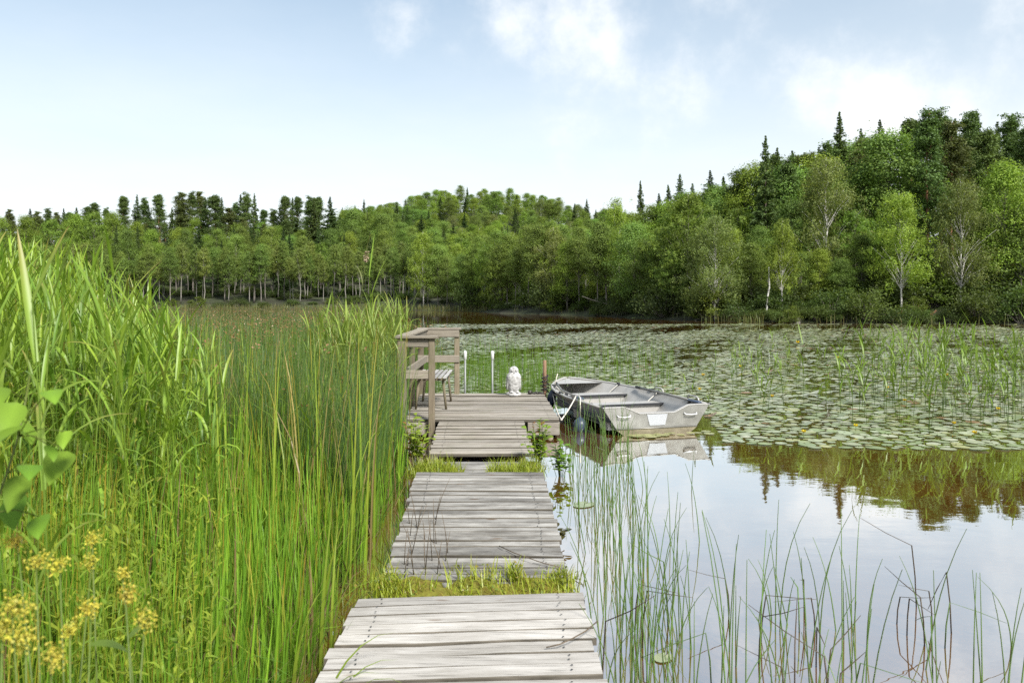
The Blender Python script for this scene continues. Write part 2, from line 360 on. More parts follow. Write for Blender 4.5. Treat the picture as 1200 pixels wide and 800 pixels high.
def ribbons(mb, base, az, e0, e1, L, W, seg, c0, c1, p=1.4, prof='blade', tilt=0., fold=0.):
    """n flat blades; elevation goes from e0 to e1 along the blade"""
    base = np.asarray(base, float); n = len(base)
    az, e0, e1, L, W = A(az, n), A(e0, n), A(e1, n), A(L, n), A(W, n)
    tm = (np.arange(seg) + .5) / seg
    e = e0[:, None] + (e1 - e0)[:, None] * tm[None] ** p
    st = (L / seg)[:, None]
    d = np.stack([np.cos(e) * np.cos(az)[:, None] * st, np.cos(e) * np.sin(az)[:, None] * st, np.sin(e) * st], -1)
    pos = np.concatenate([base[:, None], base[:, None] + np.cumsum(d, 1)], 1)           # n, seg+1, 3
    t = np.linspace(0, 1, seg + 1)
    w = {'blade': np.maximum(.02, (1 - t ** 2.2)) * np.minimum(1, .7 + t), 'leaf': np.maximum(.03, np.sin(PI * np.minimum(1, t * .82 + .18)) ** .8),
         'point': np.maximum(.02, np.sin(PI * t ** .62) ** .85), 'oval': np.maximum(.04, np.sin(PI * (t * .94 + .03)) ** .7)}[prof]
    sd_ = np.stack([-np.sin(az), np.cos(az), A(tilt, n)], -1)
    off = sd_[:, None] * (w[None] * W[:, None] / 2)[..., None]
    nv = 2
    if fold:
        nv = 3; ee = np.concatenate([e[:, :1], e], 1); nr = np.stack([-np.sin(ee) * np.cos(az)[:, None], -np.sin(ee) * np.sin(az)[:, None], np.cos(ee)], -1)
        V = np.stack([pos - off, pos - nr * (w[None] * W[:, None] * fold)[..., None], pos + off], 2)
    else: V = np.stack([pos - off, pos + off], 2)                                       # n, seg+1, 2, 3
    c0 = np.broadcast_to(np.asarray(c0, float), (n, 3)); c1 = np.broadcast_to(np.asarray(c1, float), (n, 3))
    k = (t ** 3)[None, :, None]
    col = c0[:, None] * (1 - k) + c1[:, None] * k
    col = np.repeat(col[:, :, None], nv, 2)
    if fold: col = col.copy(); col[:, :, 1] *= 1.25
    idx = np.arange(n)[:, None] * (seg + 1) * nv + np.arange(seg)[None] * nv
    F = np.concatenate([np.stack([idx + q, idx + q + 1, idx + q + nv + 1, idx + q + nv], -1).reshape(-1, 4) for q in range(nv - 1)])
    mb.add(V.reshape(-1, 3), F, col.reshape(-1, 3)); return pos

def stems(mb, base, az, e0, e1, L, r, seg, c0, c1, sides=3, p=1.4, taper=.25):
    """n thin round stems"""
    base = np.asarray(base, float); n = len(base)
    az, e0, e1, L, r = A(az, n), A(e0, n), A(e1, n), A(L, n), A(r, n)
    tm = (np.arange(seg) + .5) / seg
    e = e0[:, None] + (e1 - e0)[:, None] * tm[None] ** p
    st = (L / seg)[:, None]
    d = np.stack([np.cos(e) * np.cos(az)[:, None] * st, np.cos(e) * np.sin(az)[:, None] * st, np.sin(e) * st], -1)
    pos = np.concatenate([base[:, None], base[:, None] + np.cumsum(d, 1)], 1)
    t = np.linspace(0, 1, seg + 1)
    rr = r[:, None] * (1 - (1 - taper) * t[None] ** 1.5)
    a = 2 * PI * np.arange(sides) / sides
    ring = np.stack([np.cos(a), np.sin(a), a * 0], -1)
    V = pos[:, :, None] + rr[:, :, None, None] * ring[None, None]
    c0 = np.broadcast_to(np.asarray(c0, float), (n, 3)); c1 = np.broadcast_to(np.asarray(c1, float), (n, 3))
    k = (t ** 3)[None, :, None]
    col = np.repeat((c0[:, None] * (1 - k) + c1[:, None] * k)[:, :, None], sides, 2)
    b = (np.arange(n)[:, None] * (seg + 1) + np.arange(seg)[None]) * sides
    F = []
    for s_ in range(sides):
        s2 = (s_ + 1) % sides; F.append(np.stack([b + s_, b + s2, b + sides + s2, b + sides + s_], -1).reshape(-1, 4))
    mb.add(V.reshape(-1, 3), np.concatenate(F), col.reshape(-1, 3)); return pos

def cards(mb, P, size, col, asp=1.0, up=.35, dirs=None, out=None):
    """leaf-sized kite faces with scattered orientation"""
    n = len(P)
    nrm = rng.normal(size=(n, 3)); nrm[:, 2] = np.abs(nrm[:, 2]) + up
    if out is not None: nrm = nrm * .55 + out * 1.15
    nrm /= np.linalg.norm(nrm, axis=1)[:, None]
    if dirs is None: dirs = rng.normal(size=(n, 3))
    u = dirs - nrm * (dirs * nrm).sum(1)[:, None]; u /= np.linalg.norm(u, axis=1)[:, None] + 1e-9
    v = np.cross(nrm, u)
    s = A(size, n)[:, None]
    a = A(asp, n)[:, None]
    V = np.stack([P - u * s * .5, P + v * s * .36 * a - u * s * .05, P + u * s * .5, P - v * s * .36 * a + u * s * .05], 1)
    F = np.arange(n * 4).reshape(-1, 4)
    mb.add(V.reshape(-1, 3), F, np.repeat(np.broadcast_to(col, (n, 3)), 4, 0))

def vary(c, n, v=.25, hue=.12):
    c = np.asarray(c, float)
    k = 1 + rng.uniform(-v, v, (n, 1)); h = 1 + rng.uniform(-hue, hue, (n, 3))
    return np.clip(c[None] * k * h, 0, 1)
def mixc(a, b, w): return np.asarray(a)[None] * (1 - w[:, None]) + np.asarray(b)[None] * w[:, None]

def px(x, d): return (x - HX) * d / FPX
def zpx(y, d): return EYE - (y - HY) * d / FPX

# ------------------------------------------------------------------ ground and lake
SHORE = [(-2.6, .2), (-3.2, 2.5), (-5.0, 5), (-8.5, 9), (-15, 15), (-32, 24), (-65, 40), (-115, 70), (-140, 120), (-90, 138), (-45, 139), (-17, 130), (-5.5, 117),
         (-1.5, 102), (9, 86), (14.6, 69), (20, 62), (29, 60), (37, 58), (47, 55), (66, 45), (76, 20), (60, -12), (20, -9), (3, -2.5), (-2, -1.5)]
def shore_dist(X, Y):
    X = np.asarray(X, float); Y = np.asarray(Y, float)
    best = np.full(X.shape, 1e9); inside = np.zeros(X.shape, bool)
    n = len(SHORE)
    for i in range(n):
        x0, y0 = SHORE[i]; x1, y1 = SHORE[(i + 1) % n]
        dx, dy = x1 - x0, y1 - y0
        t = np.clip(((X - x0) * dx + (Y - y0) * dy) / (dx * dx + dy * dy), 0, 1)
        best = np.minimum(best, np.hypot(X - x0 - t * dx, Y - y0 - t * dy))
        c = ((y0 > Y) != (y1 > Y)) & (X < (x1 - x0) * (Y - y0) / (y1 - y0 + 1e-12) + x0)
        inside ^= c
    return np.where(inside, -best, best)
def ground_z(X, Y):
    X = np.asarray(X, float); Y = np.asarray(Y, float)
    d = shore_dist(X, Y)
    land = .10 + .35 * (1 - np.exp(-np.maximum(d, 0) / 2.5)) + .012 * np.maximum(d, 0)
    g = lambda cx, cy, sx, sy, h: h * np.exp(-((X - cx) / sx) ** 2 - ((Y - cy) / sy) ** 2)
    h = g(-22, 395, 95, 115, 39) + g(-85, 225, 75, 45, 11) + g(60, 125, 45, 45, 8) + g(-230, 260, 120, 120, 14) + g(200, 330, 130, 130, 22)
    lump = .25 * np.sin(X * .31 + 1.3) * np.cos(Y * .27) + .12 * np.sin(X * 1.1) * np.sin(Y * .9 + .4)
    k = np.clip(d / 12, 0, 1)
    land = land + (h + lump) * k
    return np.where(d > 0, land, -np.minimum(1.3, .05 - d * .22))

def build_ground():
    k, ext, n = 6.0, 1600., 300
    u = np.linspace(-1, 1, n); s = ext * np.sinh(k * u) / math.sinh(k)
    X, Y = np.meshgrid(s, s + 6.0)
    Z = ground_z(X, Y)
    V = np.stack([X, Y, Z], -1).reshape(-1, 3)
    i = (np.arange(n - 1)[:, None] * n + np.arange(n - 1)[None]).ravel()
    F = np.stack([i, i + 1, i + n + 1, i + n], -1)
    mb = MB(); mb.add(V, F)
    tag(obj('ground', mb.mesh('ground', M['ground'], True)), 'wooded ground rising round the lake', 'ground', kind='structure')
    mb = MB()
    pts = [(x * 1.0, y * 1.0) for x, y in SHORE]
    c = Vector((0, 50, 0)); V = []
    for x, y in pts:
        # reach 3 m under the bank so that the ground itself draws the shoreline
        v = Vector((x, y, 0)) - c; v = c + v * (1 + 6.0 / v.length); V.append((v.x, v.y, 0))
    mb.add(V, [tuple(range(len(V)))[::-1]])
    bm = bmesh.new(); me = mb.mesh('lake', M['water']); bm.from_mesh(me); bmesh.ops.triangulate(bm, faces=bm.faces[:])
    for f in bm.faces:
        if f.normal.z < 0: f.normal_flip()
    bm.to_mesh(me); bm.free()
    tag(obj('water', me), 'calm peat brown lake water mirroring the sky', 'water', kind='structure')
build_ground()

# ------------------------------------------------------------------ trees
def rot_pts(n): return rng.uniform(0, 2 * PI, n)
def trunk_path(H, lean=.03, wob=.05, n=9):
    az = rng.uniform(0, 2 * PI); a = rng.uniform(0, lean) * H
    return [(math.cos(az) * a * (i / (n - 1)) ** 1.4 + rng.normal() * wob * (i > 0), math.sin(az) * a * (i / (n - 1)) ** 1.4 + rng.normal() * wob * (i > 0), H * i / (n - 1)) for i in range(n)]
def along(path, t):
    f = t * (len(path) - 1); i = min(int(f), len(path) - 2); f -= i
    return np.array(path[i]) * (1 - f) + np.array(path[i + 1]) * f

def broadleaf(name, H, cb, Rc, bark, col, ncl=110, lpc=95, leaf=.17, droop=0., shape=1., r0=.10, sig=.42, col2=None, lean=.03):
    tr = MB(); cr = MB()
    path = trunk_path(H * .96, lean, .04)
    pathtube(tr, path, [r0 * (1 - .9 * (i / 8)) for i in range(9)], 7)
    P = []; 
    for k in range(ncl):
        t = cb + (1 - cb) * rng.beta(1.25, 1.15)
        u = (t - cb) / (1 - cb)
        prof = (math.sin(PI * min(.97, .12 + .86 * u ** shape)) ** .75)
        r = Rc * prof * math.sqrt(rng.uniform(.12, 1)); az = rng.uniform(0, 2 * PI)
        lob = 1 + .22 * math.sin(az * 3 + u * 9 + ncl) 
        c = along(path, min(t, 1)) + np.array([math.cos(az) * r * lob, math.sin(az) * r * lob, rng.normal() * .15])
        tb = max(cb * .8, t - .10 - .18 * r / Rc)
        b = along(path, tb)
        if k % 2 == 0:
            mid = (b + c) / 2 + np.array([0, 0, .12 * r])
            pathtube(tr, [b, mid, c], [r0 * .34 * (1 - .7 * tb), r0 * .2 * (1 - .7 * tb), .012], 4, cap=False)
        m_ = int(lpc * 1.9 * rng.uniform(.5, 1.4))
        sg = sig * rng.uniform(.65, 1.25)
        q = rng.normal(size=(m_, 3)) * np.array([sg, sg, sg * .55])
        if droop:
            ns = max(5, m_ // 12); ids = rng.integers(0, ns, m_)
            so = rng.normal(size=(ns, 3)) * np.array([sg, sg, .15]); ln = rng.uniform(.3, 1.0, ns) * droop
            q = so[ids] + rng.normal(size=(m_, 3)) * .07; q[:, 2] -= ln[ids] * rng.uniform(0, 1, m_)
        od = q / sg; od[:, 2] = od[:, 2] * 1.6 + .35; od /= np.linalg.norm(od, axis=1)[:, None] + 1e-6
        P.append(np.concatenate([c[None] + q, np.full((m_, 1), rng.uniform(.72, 1.28)), od], 1))
    P = np.concatenate(P); n = len(P)
    w = rng.uniform(0, 1, n) ** 2
    cc = mixc(col, col2 or tuple(np.array(col) * np.array([1.35, 1.2, .9])), w) * P[:, 3:4] * rng.uniform(.8, 1.2, (n, 1))
    cards(cr, P[:, :3], leaf * .72 * rng.uniform(.65, 1.35, n), cc, .95, .5 if not droop else .1, None, P[:, 4:7])
    return dict(name=name, H=H, trunk=tr.mesh(name + '_trunk', M[bark], True), crown=cr.mesh(name + '_crown', M['leaf_tree'], False, True))

def spruce(name, H, Rb, col, base=.06):
    tr = MB(); cr = MB(); path = trunk_path(H, .01, .015)
    pathtube(tr, path, [.16 * (1 - .96 * (i / 8)) for i in range(9)], 7)
    P = []; D = []; Zs = []
    nz = int(H * 4.6)
    for i in range(nz):
        t = base + (1 - base) * (i / (nz - 1)) ** .92
        L_ = Rb * (1 - t) ** .85 * rng.uniform(.6, 1.2) + .05
        for k in range(rng.integers(5, 8)):
            az = rng.uniform(0, 2 * PI); Lk = L_ * rng.uniform(.6, 1.12); e = (.15 - .55 * (1 - t))
            m_ = int(12 + Lk * 24)
            s = rng.uniform(.08, 1, m_) ** .8
            o = along(path, t)
            pr = s * Lk; spread = .03 + .28 * Lk * (s * (1 - s) * 2 + .1)
            lat = rng.normal(size=m_) * spread * .6
            z = o[2] + pr * math.tan(e) + .16 * Lk * s ** 2.2 - np.abs(rng.normal(size=m_)) * .13 * (1 - t * .5)
            x = o[0] + math.cos(az) * pr - math.sin(az) * lat; y = o[1] + math.sin(az) * pr + math.cos(az) * lat
            P.append(np.stack([x, y, z], -1)); Zs.append(np.full(m_, .48 + .52 * min(1, (1 - t) * 2.4)))
            D.append(np.stack([np.cos(az) * np.ones(m_) + rng.normal(size=m_) * .4, np.sin(az) * np.ones(m_) + rng.normal(size=m_) * .4, -.35 + rng.normal(size=m_) * .35], -1))
    P = np.concatenate(P); D = np.concatenate(D); n = len(P)
    cc = mixc(col, (col[0] * 1.7, col[1] * 1.55, col[2] * 1.1), rng.uniform(0, 1, n) ** 2.5) * rng.uniform(.8, 1.2, (n, 1))
    cards(cr, P, rng.uniform(.20, .40, n) * np.concatenate(Zs), cc, .55, .3, D)
    return dict(name=name, H=H, trunk=tr.mesh(name + '_trunk', M['spruce_bark'], True), crown=cr.mesh(name + '_crown', M['leaf_needle'], False, True))

def pine(name, H, Rc, col, cb=.5):
    tr = MB(); cr = MB(); path = trunk_path(H * .97, .03, .07)
    pathtube(tr, path, [.17 * (1 - .85 * (i / 8)) for i in range(9)], 7)
    P = []
    for k in range(70):
        t = cb + (1 - cb) * rng.uniform(0, 1) ** .8; u = (t - cb) / (1 - cb)
        r = Rc * (min(1, .55 + u * 1.5) * (1 - u) ** .8 + .04) * rng.uniform(.15, 1.25); az = rng.uniform(0, 2 * PI)
        b = along(path, max(cb * .95, t - .05)); c = along(path, t) + np.array([math.cos(az) * r, math.sin(az) * r, .25 * r + rng.normal() * .2])
        pathtube(tr, [b, (b + c) / 2 + np.array([0, 0, -.08 * r]), c], [.05 * (1 - .6 * t), .035 * (1 - .6 * t), .012], 4, cap=False)
        for j in range(4):
            cj = c + rng.normal(size=3) * np.array([.50, .50, .26]) * (1 - .55 * u) - (c - b) * .18 * j * rng.uniform(.3, 1)
            m_ = rng.integers(45, 80)
            q = rng.normal(size=(m_, 3)) * np.array([.30, .30, .17]) * (1 - .35 * u)
            P.append(np.concatenate([cj[None] + q, np.full((m_, 1), rng.uniform(.75, 1.25))], 1))
    P = np.concatenate(P); n = len(P)
    cc = mixc(col, (col[0] * 1.3, col[1] * 1.3, col[2] * .8), rng.uniform(0, 1, n) ** 2) * P[:, 3:4]
    cards(cr, P[:, :3], rng.uniform(.14, .28, n), cc, .55, .4)
    return dict(name=name, H=H, trunk=tr.mesh(name + '_trunk', M['pine_bark'], True), crown=cr.mesh(name + '_crown', M['leaf_needle'], False, True))

def bush(name, H, Rc, col, n_=3600, leaf=.13):
    tr = MB(); cr = MB(); P = []
    for k in range(26):
        az = rng.uniform(0, 2 * PI); r = Rc * math.sqrt(rng.uniform(.02, 1)); z = H * rng.uniform(.25, .92) * (1 - .45 * (r / Rc) ** 2)
        c = np.array([math.cos(az) * r, math.sin(az) * r, z])
        pathtube(tr, [(c[0] * .1, c[1] * .1, 0), (c[0] * .5, c[1] * .5, z * .6), c], [.03, .02, .006], 4, cap=False)
        m_ = n_ // 26
        q = rng.normal(size=(m_, 3)) * np.array([.3, .3, .22]) * Rc * .62; P.append(c[None] + q)
    P = np.concatenate(P); P[:, 2] = np.maximum(P[:, 2], .03); n = len(P)
    cc = mixc(col, (col[0] * 1.4, col[1] * 1.25, col[2]), rng.uniform(0, 1, n) ** 2) * rng.uniform(.75, 1.2, (n, 1))
    cards(cr, P, leaf * rng.uniform(.6, 1.3, n), cc, .8, .4)
    return dict(name=name, H=H, trunk=tr.mesh(name + '_trunk', M['grey_bark'], True), crown=cr.mesh(name + '_crown', M['leaf_tree'], False, True))

BIRCH, ALDER, ASPEN = (.215, .308, .052), (.150, .220, .052), (.162, .258, .060)
SPR, PIN = (.082, .126, .042), (.105, .158, .054)
T = {}
T['birch'] = [broadleaf('birch', 10, .26, 1.75, 'birch_bark', BIRCH, 120, 90, .15, 1.1, .9, .085),
              broadleaf('birch', 10, .34, 1.5, 'birch_bark', BIRCH, 105, 85, .15, .9, .8, .08, lean=.08),
              broadleaf('birch', 10, .22, 2.2, 'birch_bark', (.175, .22, .070), 130, 95, .15, 1.3, .8, .09)]
T['alder'] = [broadleaf('alder', 10, .36, 1.9, 'grey_bark', ALDER, 110, 90, .17, 0, .8, .10),
              broadleaf('alder', 10, .48, 1.55, 'grey_bark', ALDER, 90, 90, .16, 0, .8, .085, lean=.06),
              broadleaf('alder', 10, .30, 2.2, 'grey_bark', (.145, .215, .045), 125, 95, .17, 0, .9, .11)]
T['slim'] = [broadleaf('alder', 10, .46, 1.0, 'grey_bark', ALDER, 80, 80, .15, 0, .75, .07, .34, lean=.05),
             broadleaf('alder', 10, .54, .85, 'pale_bark', (.175, .235, .06), 70, 80, .15, .5, .75, .065, .32, lean=.08),
             broadleaf('alder', 10, .40, 1.15, 'pale_bark', ALDER, 90, 80, .15, .3, .8, .07, .34)]
T['aspen'] = [broadleaf('aspen', 10, .22, 2.4, 'grey_bark', ASPEN, 150, 90, .17, 0, .75, .12, .46),
              broadleaf('aspen', 10, .16, 2.0, 'grey_bark', (.195, .280, .045), 130, 90, .16, 0, .8, .11, .42),
              broadleaf('aspen', 10, .12, 2.6, 'grey_bark', (.165, .255, .046), 160, 90, .17, .5, .8, .12, .46)]
T['spruce'] = [spruce('spruce', 12, 2.5, SPR), spruce('spruce', 12, 2.0, SPR, .1), spruce('spruce', 12, 2.9, (.046, .078, .024), .03)]
T['pine'] = [pine('pine', 14, 2.6, PIN, .28), pine('pine', 14, 1.9, PIN, .30), pine('pine', 14, 1.6, PIN, .22), pine('pine', 14, 2.2, (.115, .140, .052), .45)]
T['bush'] = [bush('bush', 2.2, 1.3, (.085, .128, .034)), bush('bush', 2.0, 1.5, (.070, .102, .032)), bush('bush', 2.4, 1.1, (.12, .172, .036))]
NAMES = dict(slim='alder_tree', birch='birch_tree', alder='alder_tree', aspen='aspen_tree', spruce='spruce_tree', pine='pine_tree', bush='shore_bush')
PLANTED = []
def plant(kind, X, Y, H, label, group=None, var=None, wide=1.0, cat=None, sink=.12, tw=1.0):
    p = T[kind][var if var is not None else int(rng.integers(len(T[kind])))]
    z = float(ground_z(X, Y)); s = H / p['H']
    r = thing(NAMES[kind], label, cat or ('bush' if kind == 'bush' else 'tree'), (X, Y, max(z, -.05) - sink), rng.uniform(0, 2 * PI), group)
    w = s ** .75 * wide
    obj('trunk', p['trunk'], None, r, scale=(s * tw, s * tw, s) if kind != 'bush' else (w, w, s)); obj('crown', p['crown'], None, r, scale=(w, w, s))
    PLANTED.append((X, Y))
    return r
def plant_px(kind, x, d, top, label, group=None, var=None, wide=1.0, **k):
    X = px(x, d); H = zpx(top, d) - float(ground_z(X, d)); return plant(kind, X, d, max(1.2, H), label, group, var, wide, **k)

# --- trees on the near right-hand shore that stand out
plant_px('birch', 1056, 63, 218, 'bright yellow-green birch with slender white trunk in front of dark forest', var=0, wide=1.15)
plant_px('birch', 916, 63.5, 253, 'small birch with pale green crown and thin white trunk at the waterline', var=1, wide=.95)
plant_px('birch', 968, 71, 176, 'tall grey-green drooping birch rising behind small birches', var=2, wide=1.0)
plant_px('aspen', 1040, 75, 146, 'broad mid-green aspen standing high behind the yellow-green birch', var=0, wide=1.25)
plant_px('pine', 1086, 71, 126, 'tall pine with long bare red trunk', var=2, wide=1.0)
plant_px('birch', 1126, 64, 204, 'grey-green birch leaning beside dark gap under the red pine', var=2, wide=.95)
plant_px('aspen', 1178, 65, 184, 'fresh yellow-green leafy tree at the end of the shore trees', var=1, wide=1.0)
plant_px('spruce', 898, 76, 158, 'dark tall spruce with pointed top above the small birch', var=0)
plant_px('spruce', 985, 84, 130, 'highest narrow spruce top above the right shore forest', var=1, wide=1.1)
plant_px('spruce', 751, 104, 211, 'lone dark spruce spire standing above the low shoreline trees', var=1, wide=.9)
plant_px('aspen', 806, 73, 220, 'wide rounded yellow-green tree where the shore bends', var=2, wide=1.15)
plant_px('birch', 838, 66, 246, 'loose hanging birch beside the wide rounded tree', var=2, wide=1.1)
plant_px('birch', 721, 92, 229, 'thin-crowned birch with bare upper twigs above its neighbours', var=1, wide=1.0)
plant_px('birch', 648, 98, 262, 'two-tone birch with white trunk in the middle of the far shore', var=1, wide=1.1)
# --- look-alikes, by kind and place
G1 = 'spruces in the dense forest on the near side shore'
for x, d, t in ((771, 104, 226), (784, 102, 216), (797, 100, 203), (812, 100, 214), (831, 98, 199), (848, 96, 206), (872, 92, 196), (884, 82, 205), (912, 80, 172), (928, 84, 176), (942, 88, 178), (1008, 92, 150), (1120, 88, 138), (1146, 90, 130), (1168, 86, 142), (1190, 90, 140), (1214, 88, 136), (1235, 90, 128), (1262, 86, 130), (958, 90, 172), (1030, 96, 140), (1058, 96, 142), (1075, 94, 140)):
    plant_px('spruce', x, d, t, 'dark spruce among the crowded trees of the bending wooded shore', G1, wide=1.15)
G2 = 'pines in the dense forest on the near side shore'
for x, d, t in ((1005, 82, 162), (1066, 86, 134), (1102, 78, 130), (1116, 74, 140), (1136, 80, 132), (1158, 76, 146), (1185, 82, 134), (1208, 78, 140), (1232, 82, 138), (925, 78, 182), (948, 82, 176), (860, 90, 215), (1262, 78, 142)):
    plant_px('pine', x, d, t, 'reddish pine standing among spruces of the bending wooded shore', G2)
G3 = 'leafy trees in the dense forest on the near side shore'
for x, d, t, k in ((770, 84, 262, 'aspen'), (786, 80, 268, 'alder'), (822, 70, 268, 'alder'), (858, 70, 262, 'birch'), (880, 68, 282, 'alder'), (940, 66, 292, 'alder'), (960, 66, 288, 'aspen'), (985, 65, 300, 'alder'), (1010, 66, 270, 'alder'), (1002, 70, 240, 'aspen'), (1030, 66, 282, 'alder'), (1085, 67, 292, 'alder'),
                   (1150, 66, 252, 'alder'), (1112, 66, 300, 'alder'), (1196, 64, 240, 'alder'), (1222, 66, 210, 'aspen'), (1245, 66, 235, 'birch'), (1275, 66, 220, 'alder'), (1310, 66, 225, 'aspen'), (865, 78, 238, 'aspen'), (842, 84, 228, 'aspen'), (1160, 70, 215, 'alder'), (1200, 72, 190, 'aspen'), (985, 76, 206, 'aspen'), (1016, 78, 188, 'aspen'), (928, 72, 232, 'alder'), (892, 70, 262, 'alder')):
    plant_px(k, x, d, t, 'mid-green leafy %s in the mixed forest beside the water' % k, G3)
for x, d, t, k in ((866, 84, 200, 'pine'), (884, 82, 186, 'aspen'), (906, 82, 182, 'pine'), (922, 80, 188, 'aspen'), (938, 84, 180, 'pine'), (955, 82, 176, 'aspen'), (972, 84, 168, 'pine'), (994, 86, 160, 'aspen'), (1012, 88, 158, 'pine'), (850, 86, 212, 'aspen'), (834, 88, 216, 'pine'), (818, 90, 222, 'aspen'), (800, 92, 224, 'alder'), (780, 96, 232, 'aspen'), (764, 98, 238, 'alder'), (742, 100, 246, 'aspen')):
    plant_px(k, x, d, t, ('green pine' if k == 'pine' else 'full-crowned ' + k) + ' closing the gaps between the pointed spruces', 'trees between the pointed spruces', wide=1.25)
# --- the middle of the far shore
G4 = 'leafy trees along the middle of the far shore'
for i, x in enumerate(np.linspace(486, 790, 40)):
    x = x + rng.uniform(-4, 4)
    ds = np.interp(x, [480, 560, 600, 700, 800], [132, 117, 103, 86.5, 70.5]) + (rng.uniform(0, 3) if i % 2 else rng.uniform(3, 12))
    k = ['alder', 'birch', 'alder', 'aspen', 'alder'][i % 5]; plant_px(k, x, ds, rng.uniform(256, 300) - (8 if i % 3 == 0 else 0), 'slender %s in the row along the middle of the far shore' % k, G4)
G5 = 'bushes at the water along the far shore'
for i in range(78):
    x = rng.uniform(545, 1260)
    ds = np.interp(x, [480, 560, 600, 700, 800, 900, 1050, 1200, 1300], [133, 116, 102, 86.3, 69.6, 62.2, 60.2, 58.4, 57]) + (rng.uniform(-.5, .5) if i % 2 else rng.uniform(.5, 2.4))
    plant_px('bush', x, ds, np.interp(x, [545, 700, 900, 1200], [354, 357, 363, 362]) + rng.choice([-34, -14, -4, 0, 2, 5, 7]) + rng.uniform(-3, 3), 'low grey-green bush growing at the waterline below the forest', G5, wide=1.1)
for i in range(84):
    x = rng.uniform(560, 1270); d_ = np.interp(x, [560, 600, 700, 800, 900, 1050, 1270], [117, 103, 86.5, 70.5, 63, 61.5, 59]) + rng.uniform(3, 16)
    plant('bush', px(x, d_), d_, rng.uniform(1.5, 3.4), 'shady bush between the tree trunks behind the waterline bushes', 'undergrowth between the trunks of the wooded shore', wide=1.5)
plant_px('bush', 573, 114, 338, 'rounded pale willow bush at the corner of the open grass strip', None, 2, 1.5)
# --- the left-hand far shore: trunks in front, spruces behind, pines on the ridge
for i, x in enumerate(np.linspace(-40, 560, 90)):
    d_ = np.interp(x, [480, 560], [139, 124]); d_ = d_ + (rng.uniform(.5, 3) if i % 4 == 0 else rng.uniform(9, 18)); X_ = px(x + rng.uniform(-4, 4), d_)
    plant('bush', X_, d_, rng.uniform(.8, 2.2), 'low dark bush growing under the slim far shore trees', 'undergrowth of the far shore row', wide=1.5)
G6 = 'slim alders in the far shore row'
for i, x in enumerate(np.linspace(-30, 500, 112)):
    x += rng.uniform(-3, 3)
    k = ['alder', 'alder', 'birch'][i % 3]; v = int(rng.integers(3)); plant_px('slim', x, rng.uniform(140.5, 154), rng.uniform(280, 304), ('slim grey-trunked tree in ' if v == 0 else 'slim pale-trunked tree in ') + 'the far shore row below the pine ridge', G6, var=v, wide=1.1, tw=1.35)
G7 = 'spruces and leafy trees on the slope below the ridge'
for i, x in enumerate(np.linspace(-40, 470, 62)):
    x += rng.uniform(-4, 4)
    k = ['spruce', 'spruce', 'aspen', 'alder'][i % 4]; plant_px(k, x, rng.uniform(158, 178), rng.uniform(262, 284), ('dark spruce' if k == 'spruce' else 'leafy ' + k) + ' on the slope between the slim shore row and the pine ridge', G7)
G8 = 'pines along the ridge'
for i, x in enumerate(np.linspace(-60, 418, 58)):
    x += rng.uniform(-4, 4)
    top = np.interp(x, [-60, 60, 130, 220, 300, 390, 420], [252, 246, 234, 225, 226, 234, 246]) + rng.choice([-3, 0, 4, 9, 16]) + rng.uniform(-2, 2)
    k = ['pine', 'spruce', 'pine', 'spruce', 'pine'][i % 5]; plant_px(k, x, rng.uniform(188, 212), top, ('bare-stemmed pine on ' if k == 'pine' else 'pointed spruce on ') + ' the skyline of the far ridge', G8, wide=rng.uniform(.95, 1.4))
for i, x in enumerate(np.linspace(-60, 430, 60)):
    k = ['pine', 'spruce', 'aspen'][i % 3]; plant_px(k, x + rng.uniform(-5, 5), rng.uniform(180, 222), np.interp(x, [-60, 60, 130, 220, 300, 390, 420], [266, 262, 256, 254, 254, 256, 258]) + rng.uniform(-6, 12), 'lower %s filling the ridge beneath the skyline conifers' % k, 'fill of the ridge beneath the skyline', wide=1.1)
for x, d, t in ((110, 170, 243), (132, 172, 246), (88, 168, 248), (60, 168, 252), (30, 168, 250), (412, 180, 240), (430, 182, 244), (446, 178, 246), (0, 170, 252), (-30, 170, 252)):
    plant_px('aspen', x, d, t, 'rounded leafy tree closing one end of the pine ridge', 'leafy trees at the ends of the pine ridge')
# --- the hill behind
G9 = 'trees on the far round hill'
for dist, step in ((165, 13), (190, 13), (220, 12), (255, 11), (290, 11), (325, 10), (360, 9.5), (395, 9)):
    x = 400 + rng.uniform(0, 8)
    while x < 790:
        d = dist + rng.uniform(-12, 12); X = px(x, d)
        if dist < 200 and x < 470: x += step; continue
        k = rng.choice(['aspen', 'alder', 'aspen', 'birch', 'spruce'], p=[.36, .14, .2, .12, .18])
        H = rng.uniform(9, 13) * (1.12 if k == 'spruce' else 1)
        plant(k, X, d, H, 'small far %s in the canopy covering the round hill' % k, G9, wide=1.25)
        x += step * rng.uniform(.75, 1.25)

